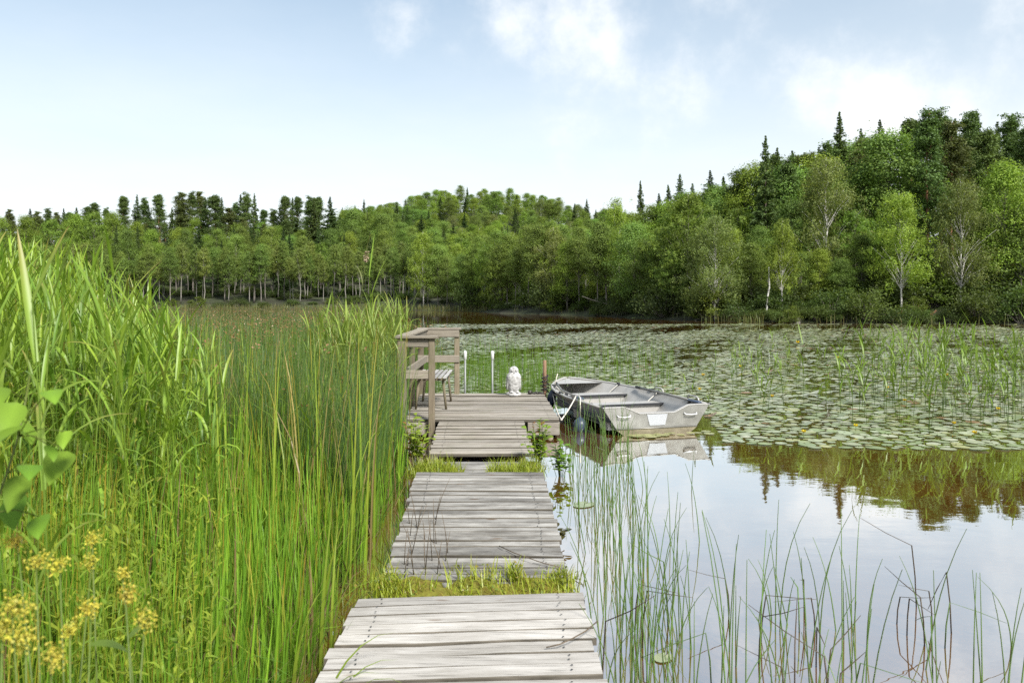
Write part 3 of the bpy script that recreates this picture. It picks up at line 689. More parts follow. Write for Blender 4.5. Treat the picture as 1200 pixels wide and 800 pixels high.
# grass strip and sedge belt along the far shore
def shore_sedge():
    mb = MB(); n = 9000
    x = U(-40, 1230, n)
    ds = np.interp(x, [-40, 300, 480, 560, 600, 700, 800, 900, 1050, 1200, 1300], [138, 138, 130, 115, 101, 86, 69, 62, 60, 58, 57]) + rng.normal(size=n) * .9
    keep = (x < 570) | ((x > 825) & (x < 895) & (rng.uniform(size=n) < .9)) | (rng.uniform(size=n) < .05)
    x, ds = x[keep], ds[keep]; n = len(x); X = (x - HX) * ds / FPX
    Z = np.maximum(ground_z(X, ds), 0)
    c = mixc((.13, .17, .04), (.16, .13, .05), rng.uniform(size=n))
    ribbons(mb, np.stack([X, ds, Z - .03], -1), rot_pts(n), R(85), U(R(40), R(75), n), U(.6, 1.2, n) * np.where(x < 570, 1, .8), .045, 3, c, c * 1.1)
    tag(obj('sedge', mb.mesh('shore_sedge', M['reed'], False, True)), 'pale sedge belt along the foot of the far forest', 'sedge', kind='stuff')
shore_sedge()
def fallen():
    for (x0, y0, d0, x1, y1, d1, r, lab) in ((682, 347, 84, 730, 362, 84.5, .10, 'pale fallen trunk slanting down to the far shore'), (901, 313, 63.5, 899, 376, 63, .09, 'broken bare white trunk standing at the waterline')):
        a = np.array([px(x0, d0), d0, zpx(y0, d0)]); b = np.array([px(x1, d1), d1, zpx(y1, d1)])
        o = thing('dead_tree', lab, 'tree', tuple(b))
        mb = MB(); P = [b - b + (a - b) * t + rng.normal(size=3) * .06 * (0 < t < 1) for t in np.linspace(-.05, 1, 7)]
        pathtube(mb, P, [r * (.75 if 'fallen' in lab else 1) * (1 - .5 * t) for t in np.linspace(0, 1, 7)], 7); obj('trunk', mb.mesh('dead_trunk', M['grey_bark' if 'fallen' in lab else 'birch_bark'], True), None, o)
        for k in range(4):
            t = rng.uniform(.35, .95); q = (a - b) * t; e = q + rng.normal(size=3) * .5 + np.array([0, 0, .3]); mb = MB(); pathtube(mb, [q, (q + e) / 2 + np.array([0, 0, .06]), e], [.03, .02, .006], 4)
            obj('branch', mb.mesh('dead_branch', M['grey_bark'], True), None, o)
    # pile of roots and brush at the waterline
    d = 61.5; c = np.array([px(1068, d), d, .15]); o = thing('brush_pile', 'reddish-brown heap of roots and brush at the waterline', 'brush pile', tuple(c))
    for k in range(26):
        mb = MB(); az = rng.uniform(0, PI * 2); L_ = rng.uniform(.5, 1.6); s = np.array([rng.normal() * .9, rng.normal() * .3, rng.uniform(-.15, .3)])
        e = s + np.array([math.cos(az) * L_, math.sin(az) * L_ * .4, rng.uniform(-.1, .9)]); pathtube(mb, [s, (s + e) / 2 + rng.normal(size=3) * .12, e], [.06, .04, .015], 5); obj('branch', mb.mesh('brush', M['pine_bark'], True), None, o)
    for (x, d, s, lab) in ((934, 62.3, .55, 'low grey rock at the waterline near the small birch'), (1104, 60.9, .6, 'brown rock at the waterline beside the brush heap'), (826, 68, .4, 'small grey rock under the hanging birch')):
        bm = bmesh.new(); bmesh.ops.create_icosphere(bm, subdivisions=3, radius=1)
        for v in bm.verts:
            n = math.sin(v.co.x * 3.1 + x) * .12 + math.sin(v.co.y * 4.3) * .1 + math.sin(v.co.z * 5 + x) * .08; v.co *= (1 + n); v.co.x *= 1.5
        me = bpy.data.meshes.new('rock'); bm.to_mesh(me); bm.free(); tag(obj('rock', me, M['rock'], None, (px(x, d), d, .08), (0, 0, x), (s * 1.4, s, s * .7)), lab, 'rock')
fallen()

# ------------------------------------------------------------------ dock
def plank_mesh(L_, W_, T_, name, mat, warp=.004, shear=0.):
    mb = MB(); b = .0035; hw, T2 = W_ / 2, T_
    prof = [(-hw, -T2), (hw, -T2), (hw, -b), (hw - b, 0), (-hw + b, 0), (-hw, -b)]
    V = []; ns = 4
    for i in range(ns):
        t = i / (ns - 1); dz = warp * .6 * rng.normal(); dy = warp * .3 * rng.normal(); dx = rng.normal() * .004
        for (y, z) in prof: V.append((-L_ / 2 + L_ * t + (dx if i in (0, ns - 1) else 0), y + dy + (-L_ / 2 + L_ * t) * shear, z + dz))
    F = []
    for i in range(ns - 1):
        for k in range(6): F.append((i * 6 + k, i * 6 + (k + 1) % 6, (i + 1) * 6 + (k + 1) % 6, (i + 1) * 6 + k))
    F = [f[::-1] for f in F] + [tuple(range(6)), tuple(range((ns - 1) * 6 + 5, (ns - 1) * 6 - 1, -1))]
    mb.add(V, F); nf = len(F)
    for sx in (-1, 1):
        for sy in (-1, 1):
            cx_ = sx * (L_ / 2 - .12 - rng.uniform(0, .02)); cy_ = sy * W_ * .26 + rng.normal() * .006 + cx_ * shear
            mb.add([(cx_ + .0055 * math.cos(k * PI / 3), cy_ + .0055 * math.sin(k * PI / 3), .0035 + warp) for k in range(6)], [tuple(range(6))])
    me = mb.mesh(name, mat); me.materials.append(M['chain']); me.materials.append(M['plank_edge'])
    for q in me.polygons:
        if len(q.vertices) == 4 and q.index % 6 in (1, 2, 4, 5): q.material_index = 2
    for q in me.polygons:
        if all(me.vertices[v].co.z > .0034 + warp for v in q.vertices) and len(q.vertices) == 6: q.material_index = 1
    return me

def section(label, y0, z0, y1, z1, xc0, xc1, width, pitch, mat, yaw0=0., yaw1=0., gap=.007, ljit=.004, zjit=.004, th=.032, cat='dock'):
    root = thing('dock_section', label, cat, (xc0, y0, z0))
    n = max(2, int(round((y1 - y0) / pitch))); pit = (y1 - y0) / n
    meshes = [plank_mesh(width, pit - gap * rng.uniform(.7, 1.5), th, 'plank', M[mat]) for _ in range(7)]
    slope = math.atan2(z1 - z0, y1 - y0)
    for i in range(n):
        t = (i + .5) / n
        yw = yaw0 + (yaw1 - yaw0) * t + rng.normal() * .0025; big = abs(yaw1) > R(2)
        gp = gap * (rng.uniform(.8, 1.2) if rng.uniform() < .85 else 1.7)
        o = obj('plank', plank_mesh(width, pit - gp, th, 'plank', M[mat], .004, math.tan(yw)) if big else meshes[int(rng.integers(7))], None, root, ((xc1 - xc0) * t + rng.normal() * ljit, (y1 - y0) * t, (z1 - z0) * t + rng.normal() * zjit),
                (slope + rng.normal() * .004, rng.normal() * .002, 0 if big else yw))
        if rng.uniform() < .5 and not big: o.scale = (-1, -1, 1)
    for s in (-1, 1):
        mb = MB(); a = Vector((s * (width / 2 - .12), .03, -th - .055)); b = Vector((xc1 - xc0 + s * (width / 2 - .12), y1 - y0 - .03, z1 - z0 - th - .055))
        c = (a + b) / 2; L_ = (b - a).length
        me = MB(); box(me, (0, 0, 0), (L_, .05, .10)); o = obj('stringer', me.mesh('stringer', M['beam']), None, root, c); o.rotation_euler = (b - a).to_track_quat('X', 'Z').to_euler()
        for q in (a, b):
            me = MB(); pathtube(me, [(0, 0, -1.2), (0, 0, -.02)], .045, 8); obj('support_post', me.mesh('support_post', M['beam'], True), None, root, (q.x, q.y, q.z - .05))
    return root
section('near pale dock section of wide whitish boards', 1.2, .355, 4.05, .345, -.20, -.205, 1.135, .112, 'dock_pale', R(.6), R(5.0), .008, zjit=.002)
section('grey weathered dock section between the two strips of grass', 4.72, .145, 7.03, .318, -.205, -.285, 1.13, .088, 'dock_grey', R(.3), R(-.6), .008, .006, .004)
section('short dock section joining the boat platform', 8.5, .20, 10.5, .236, -.325, -.405, 1.125, .098, 'dock_tan', R(.4), R(.8), .009, .006, .006)
PL = section('wide dock platform carrying the bench and the owl statue', 10.56, .25, 13.5, .255, -.40, -.50, 2.06, .118, 'dock_tan', R(0), R(.3), .010, .006, .004)
for s, (x0, x1) in enumerate(((-1.02, -1.40 + .0), (.21, .625))):
    mb = MB(); bevbox(mb, (0, 0, 0), (abs(x1 - x0), .032, .165), .004); obj('fascia_board', mb.mesh('fascia', M['dock_tan']), None, PL, ((x0 + x1) / 2 + .40, -.022, -.118))
mb = MB(); bevbox(mb, (0, 0, 0), (2.9, .032, .165), .004); obj('fascia_board', mb.mesh('fascia', M['dock_tan']), None, PL, (.98, 1.49, -.121), (0, 0, R(91.5)))
# low board between S2 and S3 and the mossy soil that has settled in both joints
section('sunken board lying low between grass tufts on the dock', 7.62, .17, 8.28, .165, -.30, -.32, 1.10, .22, 'dock_grey', R(.5), R(1), .02, .03, .004)

def moss_strip(name, label, x0, x1, y0, y1, z, h):
    n, m_ = 40, 12
    X, Y = np.meshgrid(np.linspace(x0, x1, n), np.linspace(y0, y1, m_))
    ex = np.minimum((X - x0) / (x1 - x0), (x1 - X) / (x1 - x0)) * 10; ey = np.minimum((Y - y0) / (y1 - y0), (y1 - Y) / (y1 - y0)) * 4
    k = np.clip(np.minimum(ex, ey), 0, 1) ** .6
    Z = z - h + (h * (1 + .35 * np.sin(X * 17 + Y * 9) + .25 * np.sin(X * 41 + 2) * np.cos(Y * 33)) + rng.normal(size=X.shape) * .005) * k
    V = np.stack([X + rng.normal(size=X.shape) * .004, Y, Z], -1).reshape(-1, 3); i = (np.arange(m_ - 1)[:, None] * n + np.arange(n - 1)[None]).ravel()
    mb = MB(); mb.add(V, np.stack([i, i + 1, i + n + 1, i + n], -1)); tag(obj(name, mb.mesh(name, M['moss'], True)), label, 'moss', kind='stuff')
moss_strip('moss', 'brown mossy soil in the dock joint behind the pale boards', -.78, .37, 4.12, 4.95, .165, .06)
moss_strip('moss', 'mossy soil in the dock joint before the short section', -.87, .25, 7.05, 7.62, .215, .06)

def dock_grass(label, pts, seed, c0, hmin, hmax):
    mb = MB(); base = []
    for (x, y, z, n, sx, sy) in pts: base.append(np.stack([x + rng.normal(size=n) * sx, y + rng.normal(size=n) * sy, np.full(n, z)], -1))
    B = np.concatenate(base); n = len(B)
    w = rng.uniform(size=n)
    c = mixc(c0, (.30, .30, .035), w ** 2) * rng.uniform(.75, 1.2, (n, 1)); c1 = np.where(rng.uniform(size=(n, 1)) < .2, np.array([[.28, .19, .04]]), c * 1.1)
    ribbons(mb, B, rot_pts(n), U(R(55), R(88), n), U(R(-15), R(65), n), hmin + (hmax - hmin) * U(0, 1, n) ** 1.8, U(.004, .009, n), 4, c, c1)
    # small broad leaves between the grass
    m_ = n // 3; P = B[rng.integers(0, n, m_)] + np.stack([rng.normal(size=m_) * .02, rng.normal(size=m_) * .02, U(.0, .09, m_)], -1)
    cards(mb, P, U(.015, .032, m_), mixc((.14, .19, .025), (.30, .22, .05), rng.uniform(size=m_) ** 3), .8, .8)
    tag(obj('grass', mb.mesh('dock_grass', M['reed'], False, True)), label, 'grass', kind='stuff')
g1 = [(rng.uniform(-.78, .36), rng.uniform(4.40, 4.9), .15, int(rng.integers(8, 50)), .05, .06) for _ in range(34)] + [(-.74, 4.65, .16, 160, .05, .1), (.30, 4.75, .16, 160, .06, .08), (.02, 4.82, .16, 120, .02, .03)]
dock_grass('yellow-green grass in the dock joint behind the pale boards', g1, 1, (.29, .35, .03), .03, .16)
g2 = [(rng.uniform(-.88, -.48), rng.uniform(7.2, 7.65), .20, int(rng.integers(35, 75)), .05, .05) for _ in range(22)] + [(rng.uniform(-.16, .26), rng.uniform(7.2, 7.7), .20, int(rng.integers(35, 75)), .05, .05) for _ in range(22)] + [(-.15, 7.5, .2, 110, .03, .04)]
dock_grass('yellow-green grass tufts before the short dock section', g2, 2, (.27, .34, .03), .08, .22)

# ------------------------------------------------------------------ railing, bench, ladder, statue, posts on the platform
def railing():
    r = thing('wooden_railing', 'brown three-sided wooden railing with flat cap round the bench', 'railing', (-1.22, 10.48, .25))
    ox, oy, oz = r.location
    def part(name, c, s, mat, b=.006):
        mb = MB(); bevbox(mb, (0, 0, 0), s, b); return obj(name, mb.mesh(name, M[mat]), None, r, (c[0] - ox, c[1] - oy, c[2] - oz))
    top = 1.355
    part('post', (-1.445, 10.47, .63), (.115, .10, 1.40), 'post'); part('post', (-1.055, 10.47, .63), (.08, .085, 1.40), 'post')
    part('post', (-.925, 13.38, .72), (.085, .085, 1.20), 'post'); part('post', (-1.53, 13.38, .72), (.09, .09, 1.20), 'post')
    part('post', (-1.50, 11.95, .66), (.08, .09, 1.34), 'post')
    part('rail_board', (-1.25, 10.455, 1.27), (.31, .035, .11), 'rail'); part('rail_board', (-1.25, 10.455, .855), (.31, .035, .115), 'rail')
    part('rail_board', (-1.23, 13.33, 1.27), (.69, .035, .125), 'rail'); part('rail_board', (-1.23, 13.33, .845), (.69, .035, .12), 'rail')
    part('rail_board', (-1.435, 11.90, .85), (.035, 2.78, .115), 'rail'); part('rail_board', (-1.435, 11.90, 1.28), (.035, 2.78, .10), 'rail')
    part('cap_board', (-1.25, 10.46, top - .008), (.56, .15, .036), 'rail'); part('cap_board', (-1.47, 11.92, top - .010), (.15, 2.76, .036), 'rail'); part('cap_board', (-1.22, 13.37, top - .008), (.74, .13, .034), 'rail')
railing()

def bench():
    r = thing('slatted_bench', 'small grey slatted bench with splayed legs inside the railing', 'bench', (-1.17, 11.95, .255))
    z = .47
    for i in range(7):
        mb = MB(); bevbox(mb, (0, 0, 0), (.046, 1.18, .024), .004); obj('slat', mb.mesh('slat', M['seat']), None, r, (-.21 + i * .07, 0, z))
    for y in (-.46, .46):
        mb = MB(); bevbox(mb, (0, 0, 0), (.44, .05, .04), .004); obj('crossbar', mb.mesh('crossbar', M['post']), None, r, (0, y, z - .034))
        for s in (-1, 1):
            mb = MB(); pathtube(mb, [(0, 0, 0), (s * -.045, 0, z - .05)], [.016, .021], 8); obj('leg', mb.mesh('leg', M['post'], True), None, r, (s * .22, y, 0))
bench()

def ladder():
    r = thing('bathing_ladder', 'steel ladder with two white-capped poles at the platform edge', 'ladder', (-.567, 13.60, .0))
    for x in (-.233, .233):
        mb = MB(); pathtube(mb, [(x, 0, -.7), (x, 0, .94)], .018, 10); h = obj('pole', mb.mesh('pole', M['steel'], True), None, r)
        mb = MB(); lathe(mb, [(.012, .81), (.027, .82), (.028, .93), (.020, .958), (.004, .966)], (x, 0, 0), 12); obj('cap', mb.mesh('cap', M['white'], True), None, h)
    for z in (-.05, -.35):
        mb = MB(); box(mb, (0, 0, z), (.43, .07, .03)); obj('rung', mb.mesh('rung', M['steel']), None, r)
ladder()

def owl():
    r = thing('owl_statue', 'white plaster owl statue standing on the platform edge', 'statue', (.03, 13.12, .257), R(8))
    def fn(x, y, z, a):
        # flatten the back, swell the chest, ruffle the feathers
        k = 1 + .03 * math.sin(a * 9 + z * 70) * (.10 < z < .36)
        return x * k, y * k * (.86 if y > 0 else 1), z
    mb = MB(); lathe(mb, [(.05, .05), (.085, .07), (.098, .13), (.110, .20), (.120, .27), (.122, .31), (.108, .345), (.086, .368), (.078, .385), (.078, .41), (.070, .44), (.052, .466), (.028, .480), (.005, .484)], sides=28, sx=1.0, sy=.85, fn=fn)
    obj('body', mb.mesh('owl_body', M['plaster'], True), None, r)
    for s in (-1, 1):
        mb = MB(); lathe(mb, [(.004, -.15), (.03, -.12), (.052, -.02), (.058, .06), (.045, .115), (.012, .14)], sides=14, sx=.45, sy=1.05); obj('wing', mb.mesh('owl_wing', M['plaster'], True), None, r, (s * .100, .01, .225), (0, s * R(-5), 0))
        mb = MB(); lathe(mb, [(.012, 0), (.020, .004), (.016, .010), (.004, .012)], sides=12); obj('eye', mb.mesh('owl_eye', M['plaster'], True), None, r, (s * .032, -.066, .415), (R(90), 0, 0))
        mb = MB(); lathe(mb, [(.01, 0), (.038, .004), (.036, .022), (.012, .034)], sides=12, sy=1.4); obj('foot', mb.mesh('owl_foot', M['plaster'], True), None, r, (s * .045, -.05, .052))
    mb = MB(); lathe(mb, [(.002, 0), (.012, .006), (.004, .032)], sides=8); obj('beak', mb.mesh('owl_beak', M['plaster'], True), None, r, (0, -.070, .395), (R(120), 0, 0))
    mb = MB(); lathe(mb, [(.118, 0), (.125, .01), (.122, .045), (.095, .062), (.05, .066)], sides=22, sy=.8, fn=lambda x, y, z, a: (x * (1 + .05 * math.sin(5 * a)), y * (1 + .05 * math.sin(5 * a)), z)); obj('base', mb.mesh('owl_base', M['plaster'], True), None, r)
owl()

def mooring():
    x, y = px(638.5, 13.52), 13.56
    r = thing('mooring_post', 'reddish wooden mooring post at the platform corner by the bow', 'post', (x, y, 0))
    mb = MB(); lathe(mb, [(.030, -.9), (.031, .55), (.029, .80), (.024, .805)], sides=10); obj('pole', mb.mesh('mooring_pole', M['stake'], True), None, r)
    c = thing('mooring_chain', 'dark chain wound round the reddish mooring post', 'chain', (x, y, .25))
    k = 0
    for i in range(30):
        a = i * .95; z = .02 + .010 * i; rr = .052 + .012 * math.sin(i * 2.1)
        mb = MB(); pts = [(math.cos(t) * .026, math.sin(t) * .016, 0) for t in np.linspace(0, 2 * PI, 9)]; pathtube(mb, pts, .0075, 5, cap=False)
        obj('link', mb.mesh('chain_link', M['chain'], True), None, c, (math.cos(a) * rr, math.sin(a) * rr, z), (R(90) if i % 2 else R(25), rng.uniform(-.5, .5), a + R(90)))
    b = thing('mooring_cleat', 'dark round cleat lying on the platform beside the mooring post', 'cleat', (px(621, 13.3), 13.3, .257))
    mb = MB(); lathe(mb, [(.02, 0), (.034, .01), (.038, .035), (.030, .06), (.008, .068)], sides=14); obj('knob', mb.mesh('cleat_knob', M['chain'], True), None, b)
    for i in range(5):
        mb = MB(); pts = [(math.cos(t) * .03, math.sin(t) * .018, 0) for t in np.linspace(0, 2 * PI, 9)]; pathtube(mb, pts, .009, 5, cap=False)
        obj('link', mb.mesh('chain_link', M['chain'], True), None, b, (.065 + i * .035, rng.normal() * .01, .02), (R(80) if i % 2 else R(10), 0, 0))
    s = tag(obj('grey_stake', lathe(MB(), [(.028, -1.0), (.030, .5), (.026, .83), (.012, .835)], sides=9).mesh('grey_stake', M['grey_stake'], True), None, None, (px(461, 10.6), 10.6, .1), (0, R(1.5), 0)), 'short grey stake standing in the reeds beside the railing', 'post')
mooring()

# ------------------------------------------------------------------ boat
BA = R(16); BX, BY = 1.985, 10.92
def boat():
    r = thing('rowing_boat', 'open aluminium rowing boat moored stern-out beside the platform', 'boat', (BX, BY, 0), R(90) + BA); r.scale = (1, 1, .84)
    L_ = 3.6
    S = [0, .12, .25, .4, .55, .68, .78, .86, .92, .965, .99, 1.0]
    bg = np.interp(S, [0, .3, .5, .65, .78, .88, .95, .985, 1], [.80, .83, .80, .72, .57, .39, .22, .11, .03])   # gunwale half-beam
    zg = np.interp(S, [0, .4, .7, 1], [.445, .43, .445, .50])
    bc = np.interp(S, [0, .3, .5, .65, .78, .88, .95, .985, 1], [.60, .61, .57, .48, .34, .20, .10, .05, .02])
    zc = np.interp(S, [0, .5, .75, .9, 1], [.10, .10, .13, .20, .32])
    zk = np.interp(S, [0, .5, .75, .88, .96, 1], [-.07, -.09, -.07, -.01, .12, .30])
    def shell(off, dz, name, mat, flip):
        mb = MB(); V = []
        for i, s in enumerate(S):
            x = s * L_ - (off * 1.2 if i == len(S) - 1 else 0) + (.02 if off and i == 0 else 0)
            ring = [(bg[i] - off, zg[i]), (bg[i] * .62 + bc[i] * .38 - off * .9, zg[i] * .62 + zc[i] * .38), (bg[i] * .28 + bc[i] * .72 - off * .9, zg[i] * .28 + zc[i] * .72), (bc[i] - off * .7, zc[i] + dz), (bc[i] * .5, (zc[i] + zk[i]) / 2 + dz), (0, zk[i] + dz)]
            ring = [(max(b, .004), z) for b, z in ring[:-1]] + [ring[-1]]
            full = [(x, b, z) for b, z in ring] + [(x, -b, z) for b, z in ring[-2::-1]]
            V += full
        n = 11; F = []
        for i in range(len(S) - 1):
            for k in range(n - 1):
                f = (i * n + k, i * n + k + 1, (i + 1) * n + k + 1, (i + 1) * n + k); F.append(f[::-1] if flip else f)
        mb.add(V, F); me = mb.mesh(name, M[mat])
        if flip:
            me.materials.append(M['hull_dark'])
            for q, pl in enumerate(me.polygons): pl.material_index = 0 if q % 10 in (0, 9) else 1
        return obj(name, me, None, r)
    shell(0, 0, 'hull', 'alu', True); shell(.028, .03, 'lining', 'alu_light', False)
    for s_ in (-1, 1):
        mb = MB(); pathtube(mb, [(S[i] * L_, s_ * (bg[i] - .012), zg[i] + .006) for i in range(len(S))], .021, 8); obj('gunwale', mb.mesh('gunwale', M['alu_light'], True), None, r)
        for f in (.62, .28, 0.0):
            mb = MB(); pathtube(mb, [(S[i] * L_, s_ * (bg[i] * f + bc[i] * (1 - f) + .004), zg[i] * f + zc[i] * (1 - f)) for i in range(len(S))], .010, 5); obj('strake', mb.mesh('strake', M['alu'], True), None, r)
    # transom with its lowered motor cut-out
    out = [(-.60, .10), (-.40, -.06), (.40, -.06), (.60, .10), (.80, .452), (.475, .447), (.26, .335), (-.26, .335), (-.475, .447), (-.80, .452)]
    mb = MB(); V = [(-.012, y, z) for y, z in out] + [(.026, y, z) for y, z in out]; n = len(out)
    F = [tuple(range(n)), tuple(range(2 * n - 1, n - 1, -1))] + [(i, n + i, n + (i + 1) % n, (i + 1) % n) for i in range(n)]
    mb.add(V, F); me = mb.mesh('transom', M['alu']); bm = bmesh.new(); bm.from_mesh(me); bmesh.ops.triangulate(bm, faces=[f for f in bm.faces if len(f.verts) > 4]); bmesh.ops.recalc_face_normals(bm, faces=bm.faces[:]); bm.to_mesh(me); bm.free()
    tr = obj('transom', me, None, r)
    mb = MB(); V = [(-.016, -.61, .095), (-.016, .61, .095), (-.016, .44, -.05), (-.016, -.44, -.05)]; mb.add(V, [(0, 1, 2, 3)]); mb.add([(v[0] + .003, v[1], v[2]) for v in V], [(3, 2, 1, 0)]); obj('waterline_stain', mb.mesh('stain', M['alu_dirty']), None, tr)
    mb = MB(); pathtube(mb, [(-.018, -.60, .105), (-.018, .60, .105)], .011, 6); obj('chine_rail', mb.mesh('chine_rail', M['alu'], True), None, tr)
    edge = [(-.80, .458), (-.475, .453), (-.26, .341), (.26, .341), (.475, .453), (.80, .458)]
    mb = MB(); 
    for a, b in zip(edge[:-1], edge[1:]):
        dy, dz = b[0] - a[0], b[1] - a[1]; L2 = math.hypot(dy, dz); bevbox(mb, (0, 0, 0), (.058, L2 + .004, .014), .003)
        V = mb.V[-1]; an = math.atan2(dz, dy); c_, s__ = math.cos(an), math.sin(an)
        V2 = V.copy(); V2[:, 1] = V[:, 1] * c_ - V[:, 2] * s__ + (a[0] + b[0]) / 2; V2[:, 2] = V[:, 1] * s__ + V[:, 2] * c_ + (a[1] + b[1]) / 2; V2[:, 0] += .008; mb.V[-1] = V2
    obj('transom_cap', mb.mesh('transom_cap', M['alu_light']), None, tr)
    mb = MB(); V = [(-.020, .155, .325), (-.020, -.155, .325), (-.020, -.115, .145), (-.020, .115, .145)]; V += [(v[0] + .007, v[1], v[2]) for v in V]
    mb.add(V, [(0, 1, 2, 3), (7, 6, 5, 4), (0, 4, 5, 1), (1, 5, 6, 2), (2, 6, 7, 3), (3, 7, 4, 0)]); obj('motor_plate', mb.mesh('motor_plate', M['plate']), None, tr)
    for s_ in (-1, 1):
        mb = MB(); y = s_ * .50; pathtube(mb, [(-.012, y - .095, .325), (-.05, y - .08, .305), (-.055, y, .30), (-.05, y + .08, .305), (-.012, y + .095, .325)], .013, 8); obj('handle', mb.mesh('handle', M['white'], True), None, tr)
        mb = MB(); bevbox(mb, (0, 0, 0), (.05, .05, .035), .008); obj('corner_cap', mb.mesh('corner_cap', M['rubber']), None, r, (.006, s_ * .80, .458))
    # thwarts, braces, floor
    for (x, w, h, t) in ((.30, .34, .20, .18), (1.35, .30, .22, .20), (2.45, .34, .24, .20)):
        b_ = float(np.interp(x / L_, S, bg)) * .78 + float(np.interp(x / L_, S, bc)) * .18
        mb = MB(); bevbox(mb, (0, 0, 0), (w, 2 * b_ - .06, .03), .006); th = obj('thwart', mb.mesh('thwart', M['alu_light']), None, r, (x, 0, h + .06))
        mb = MB(); box(mb, (0, 0, 0), (w - .04, 2 * b_ - .16, t)); obj('thwart_box', mb.mesh('thwart_box', M['alu_light']), None, th, (0, 0, -.018 - t / 2))
        mb = MB(); box(mb, (0, 0, 0), (.02, 2 * b_ - .07, .034)); obj('edge_strip', mb.mesh('edge_strip', M['rubber']), None, th, (-w / 2 - .008, 0, .004))
        for s_ in (-1, 1):
            bb = float(np.interp((x + w / 2) / L_, S, bg)); mb = MB(); pathtube(mb, [(0, 0, 0), (.02, s_ * .19, .17)], .014, 5); obj('brace', mb.mesh('brace', M['alu']), None, r, (x + w / 2, s_ * (bb - .22), h + .07))
            mb = MB(); bevbox(mb, (0, 0, 0), (.05, .04, .05), .006); obj('brace_cap', mb.mesh('brace_cap', M['rubber']), None, r, (x + w / 2 + .02, s_ * (bb - .045), h + .235))
    mb = MB(); mb.add([(.05, -.55, .07), (.05, .55, .07), (2.6, .40, .08), (2.6, -.40, .08)], [(3, 2, 1, 0)]); mb.add([(.05, -.55, .068), (.05, .55, .068), (2.6, .40, .078), (2.6, -.40, .078)], [(0, 1, 2, 3)]); obj('floor', mb.mesh('boat_floor', M['alu']), None, r)
    mb = MB(); mb.add([(3.0, -.44, .46), (3.0, .44, .46), (3.42, .20, .475), (3.56, .03, .49), (3.56, -.03, .49), (3.42, -.20, .475)], [(0, 5, 4, 3, 2, 1)]); mb.add([(3.0, -.44, .456), (3.0, .44, .456), (3.42, .20, .471), (3.56, .03, .486), (3.56, -.03, .486), (3.42, -.20, .471)], [(0, 1, 2, 3, 4, 5)]); obj('bow_deck', mb.mesh('bow_deck', M['alu_light']), None, r)
    # grab rails on both gunwales
    for (x, s_) in ((.95, 1), (.45, -1), (1.55, -1)):
        y = s_ * float(np.interp(x / L_, S, bg)); mb = MB(); y -= s_ * .012
        pathtube(mb, [(x - .17, y, .45), (x - .15, y, .50), (x - .10, y, .525), (x + .08, y, .525), (x + .14, y, .50), (x + .17, y, .45)], .013, 8); obj('grab_rail', mb.mesh('grab_rail', M['alu_light'], True), None, r)
    for (x, s_) in ((1.75, 1), (1.75, -1)):
        y = s_ * float(np.interp(x / L_, S, bg)); mb = MB(); bevbox(mb, (0, 0, 0), (.09, .05, .05), .008); obj('oarlock', mb.mesh('oarlock', M['rubber']), None, r, (x, y - s_ * .02, .455))
    # oars lie along the gunwales inside
    m_ = r.matrix_basis if False else None
    for s_, lab in ((1, 'aluminium oar lying along the boat side next to the platform'), (-1, 'aluminium oar lying along the boat side facing open water')):
        o = thing('oar', lab, 'oar', (BX, BY, -.07), R(90) + BA)
        pa = [(.5, s_ * .735, .455), (1.4, s_ * .725, .46), (2.0, s_ * .69, .465)]
        if s_ == 1: pa = [(1.3, .70, .455), (2.1, .64, .46), (2.85, .45, .47)]
        mb = MB(); pathtube(mb, pa, .016, 8); obj('shaft', mb.mesh('oar_shaft', M['alu'], True), None, o)
        e = np.array(pa[0]); d = np.array(pa[0]) - np.array(pa[1]); d /= np.linalg.norm(d)
        mb = MB(); pathtube(mb, [e, e + d * .06, e + d * .30, e + d * .36], [.017, .04, .055, .03], 8); V = mb.V[-1]; V[:, 2] = e[2] + (V[:, 2] - e[2]) * .35; obj('blade', mb.mesh('oar_blade', M['fender'], True), None, o)
        q = np.array(pa[-1]); d = np.array(pa[-1]) - np.array(pa[-2]); d /= np.linalg.norm(d); mb = MB(); pathtube(mb, [q, q + d * .14], .021, 8); obj('grip', mb.mesh('oar_grip', M['rubber'], True), None, o)
    return r
bt = boat()
def bl(x, y, z):      # boat-local point to world
    c, s = math.cos(R(90) + BA), math.sin(R(90) + BA); return (BX + x * c - y * s, BY + x * s + y * c, z * .84)
def rope(name, label, a, b, sag, rad=.011, n=12, mat='rope', extra=None):
    a, b = np.array(a), np.array(b); P = [a + (b - a) * t - np.array([0, 0, sag * 4 * t * (1 - t)]) for t in np.linspace(0, 1, n)]
    if extra: P += extra
    mb = MB(); pathtube(mb, P, rad, 6); return tag(obj(name, mb.mesh(name, M[mat], True)), label, 'rope')
rope('mooring_rope', 'pale rope from the boat rail down to the platform corner', bl(.93, .83, .52), (.655, 10.62, .235), .02, .010)
rope('mooring_rope', 'pale rope from the platform corner along to the bow', (.665, 10.64, .235), bl(3.1, .46, .38), .10, .010)
def fender_obj(label, loc, sx, sz, rot=(0, 0, 0)):
    r = thing('boat_fender', label, 'fender', loc); r.rotation_euler = rot
    mb = MB(); lathe(mb, [(.02, -1), (.45, -.88), (.82, -.6), (1, -.1), (.96, .3), (.72, .68), (.35, .92), (.12, 1.02), (.10, 1.15)], sides=18); me = mb.mesh('fender', M['fender'], True); obj('ball', me, None, r, scale=(sx, sx, sz))
    mb = MB(); pathtube(mb, [(0, 0, sz), (0.0, .0, sz + .25)], .008, 5); obj('line', mb.mesh('fender_line', M['rope'], True), None, r)
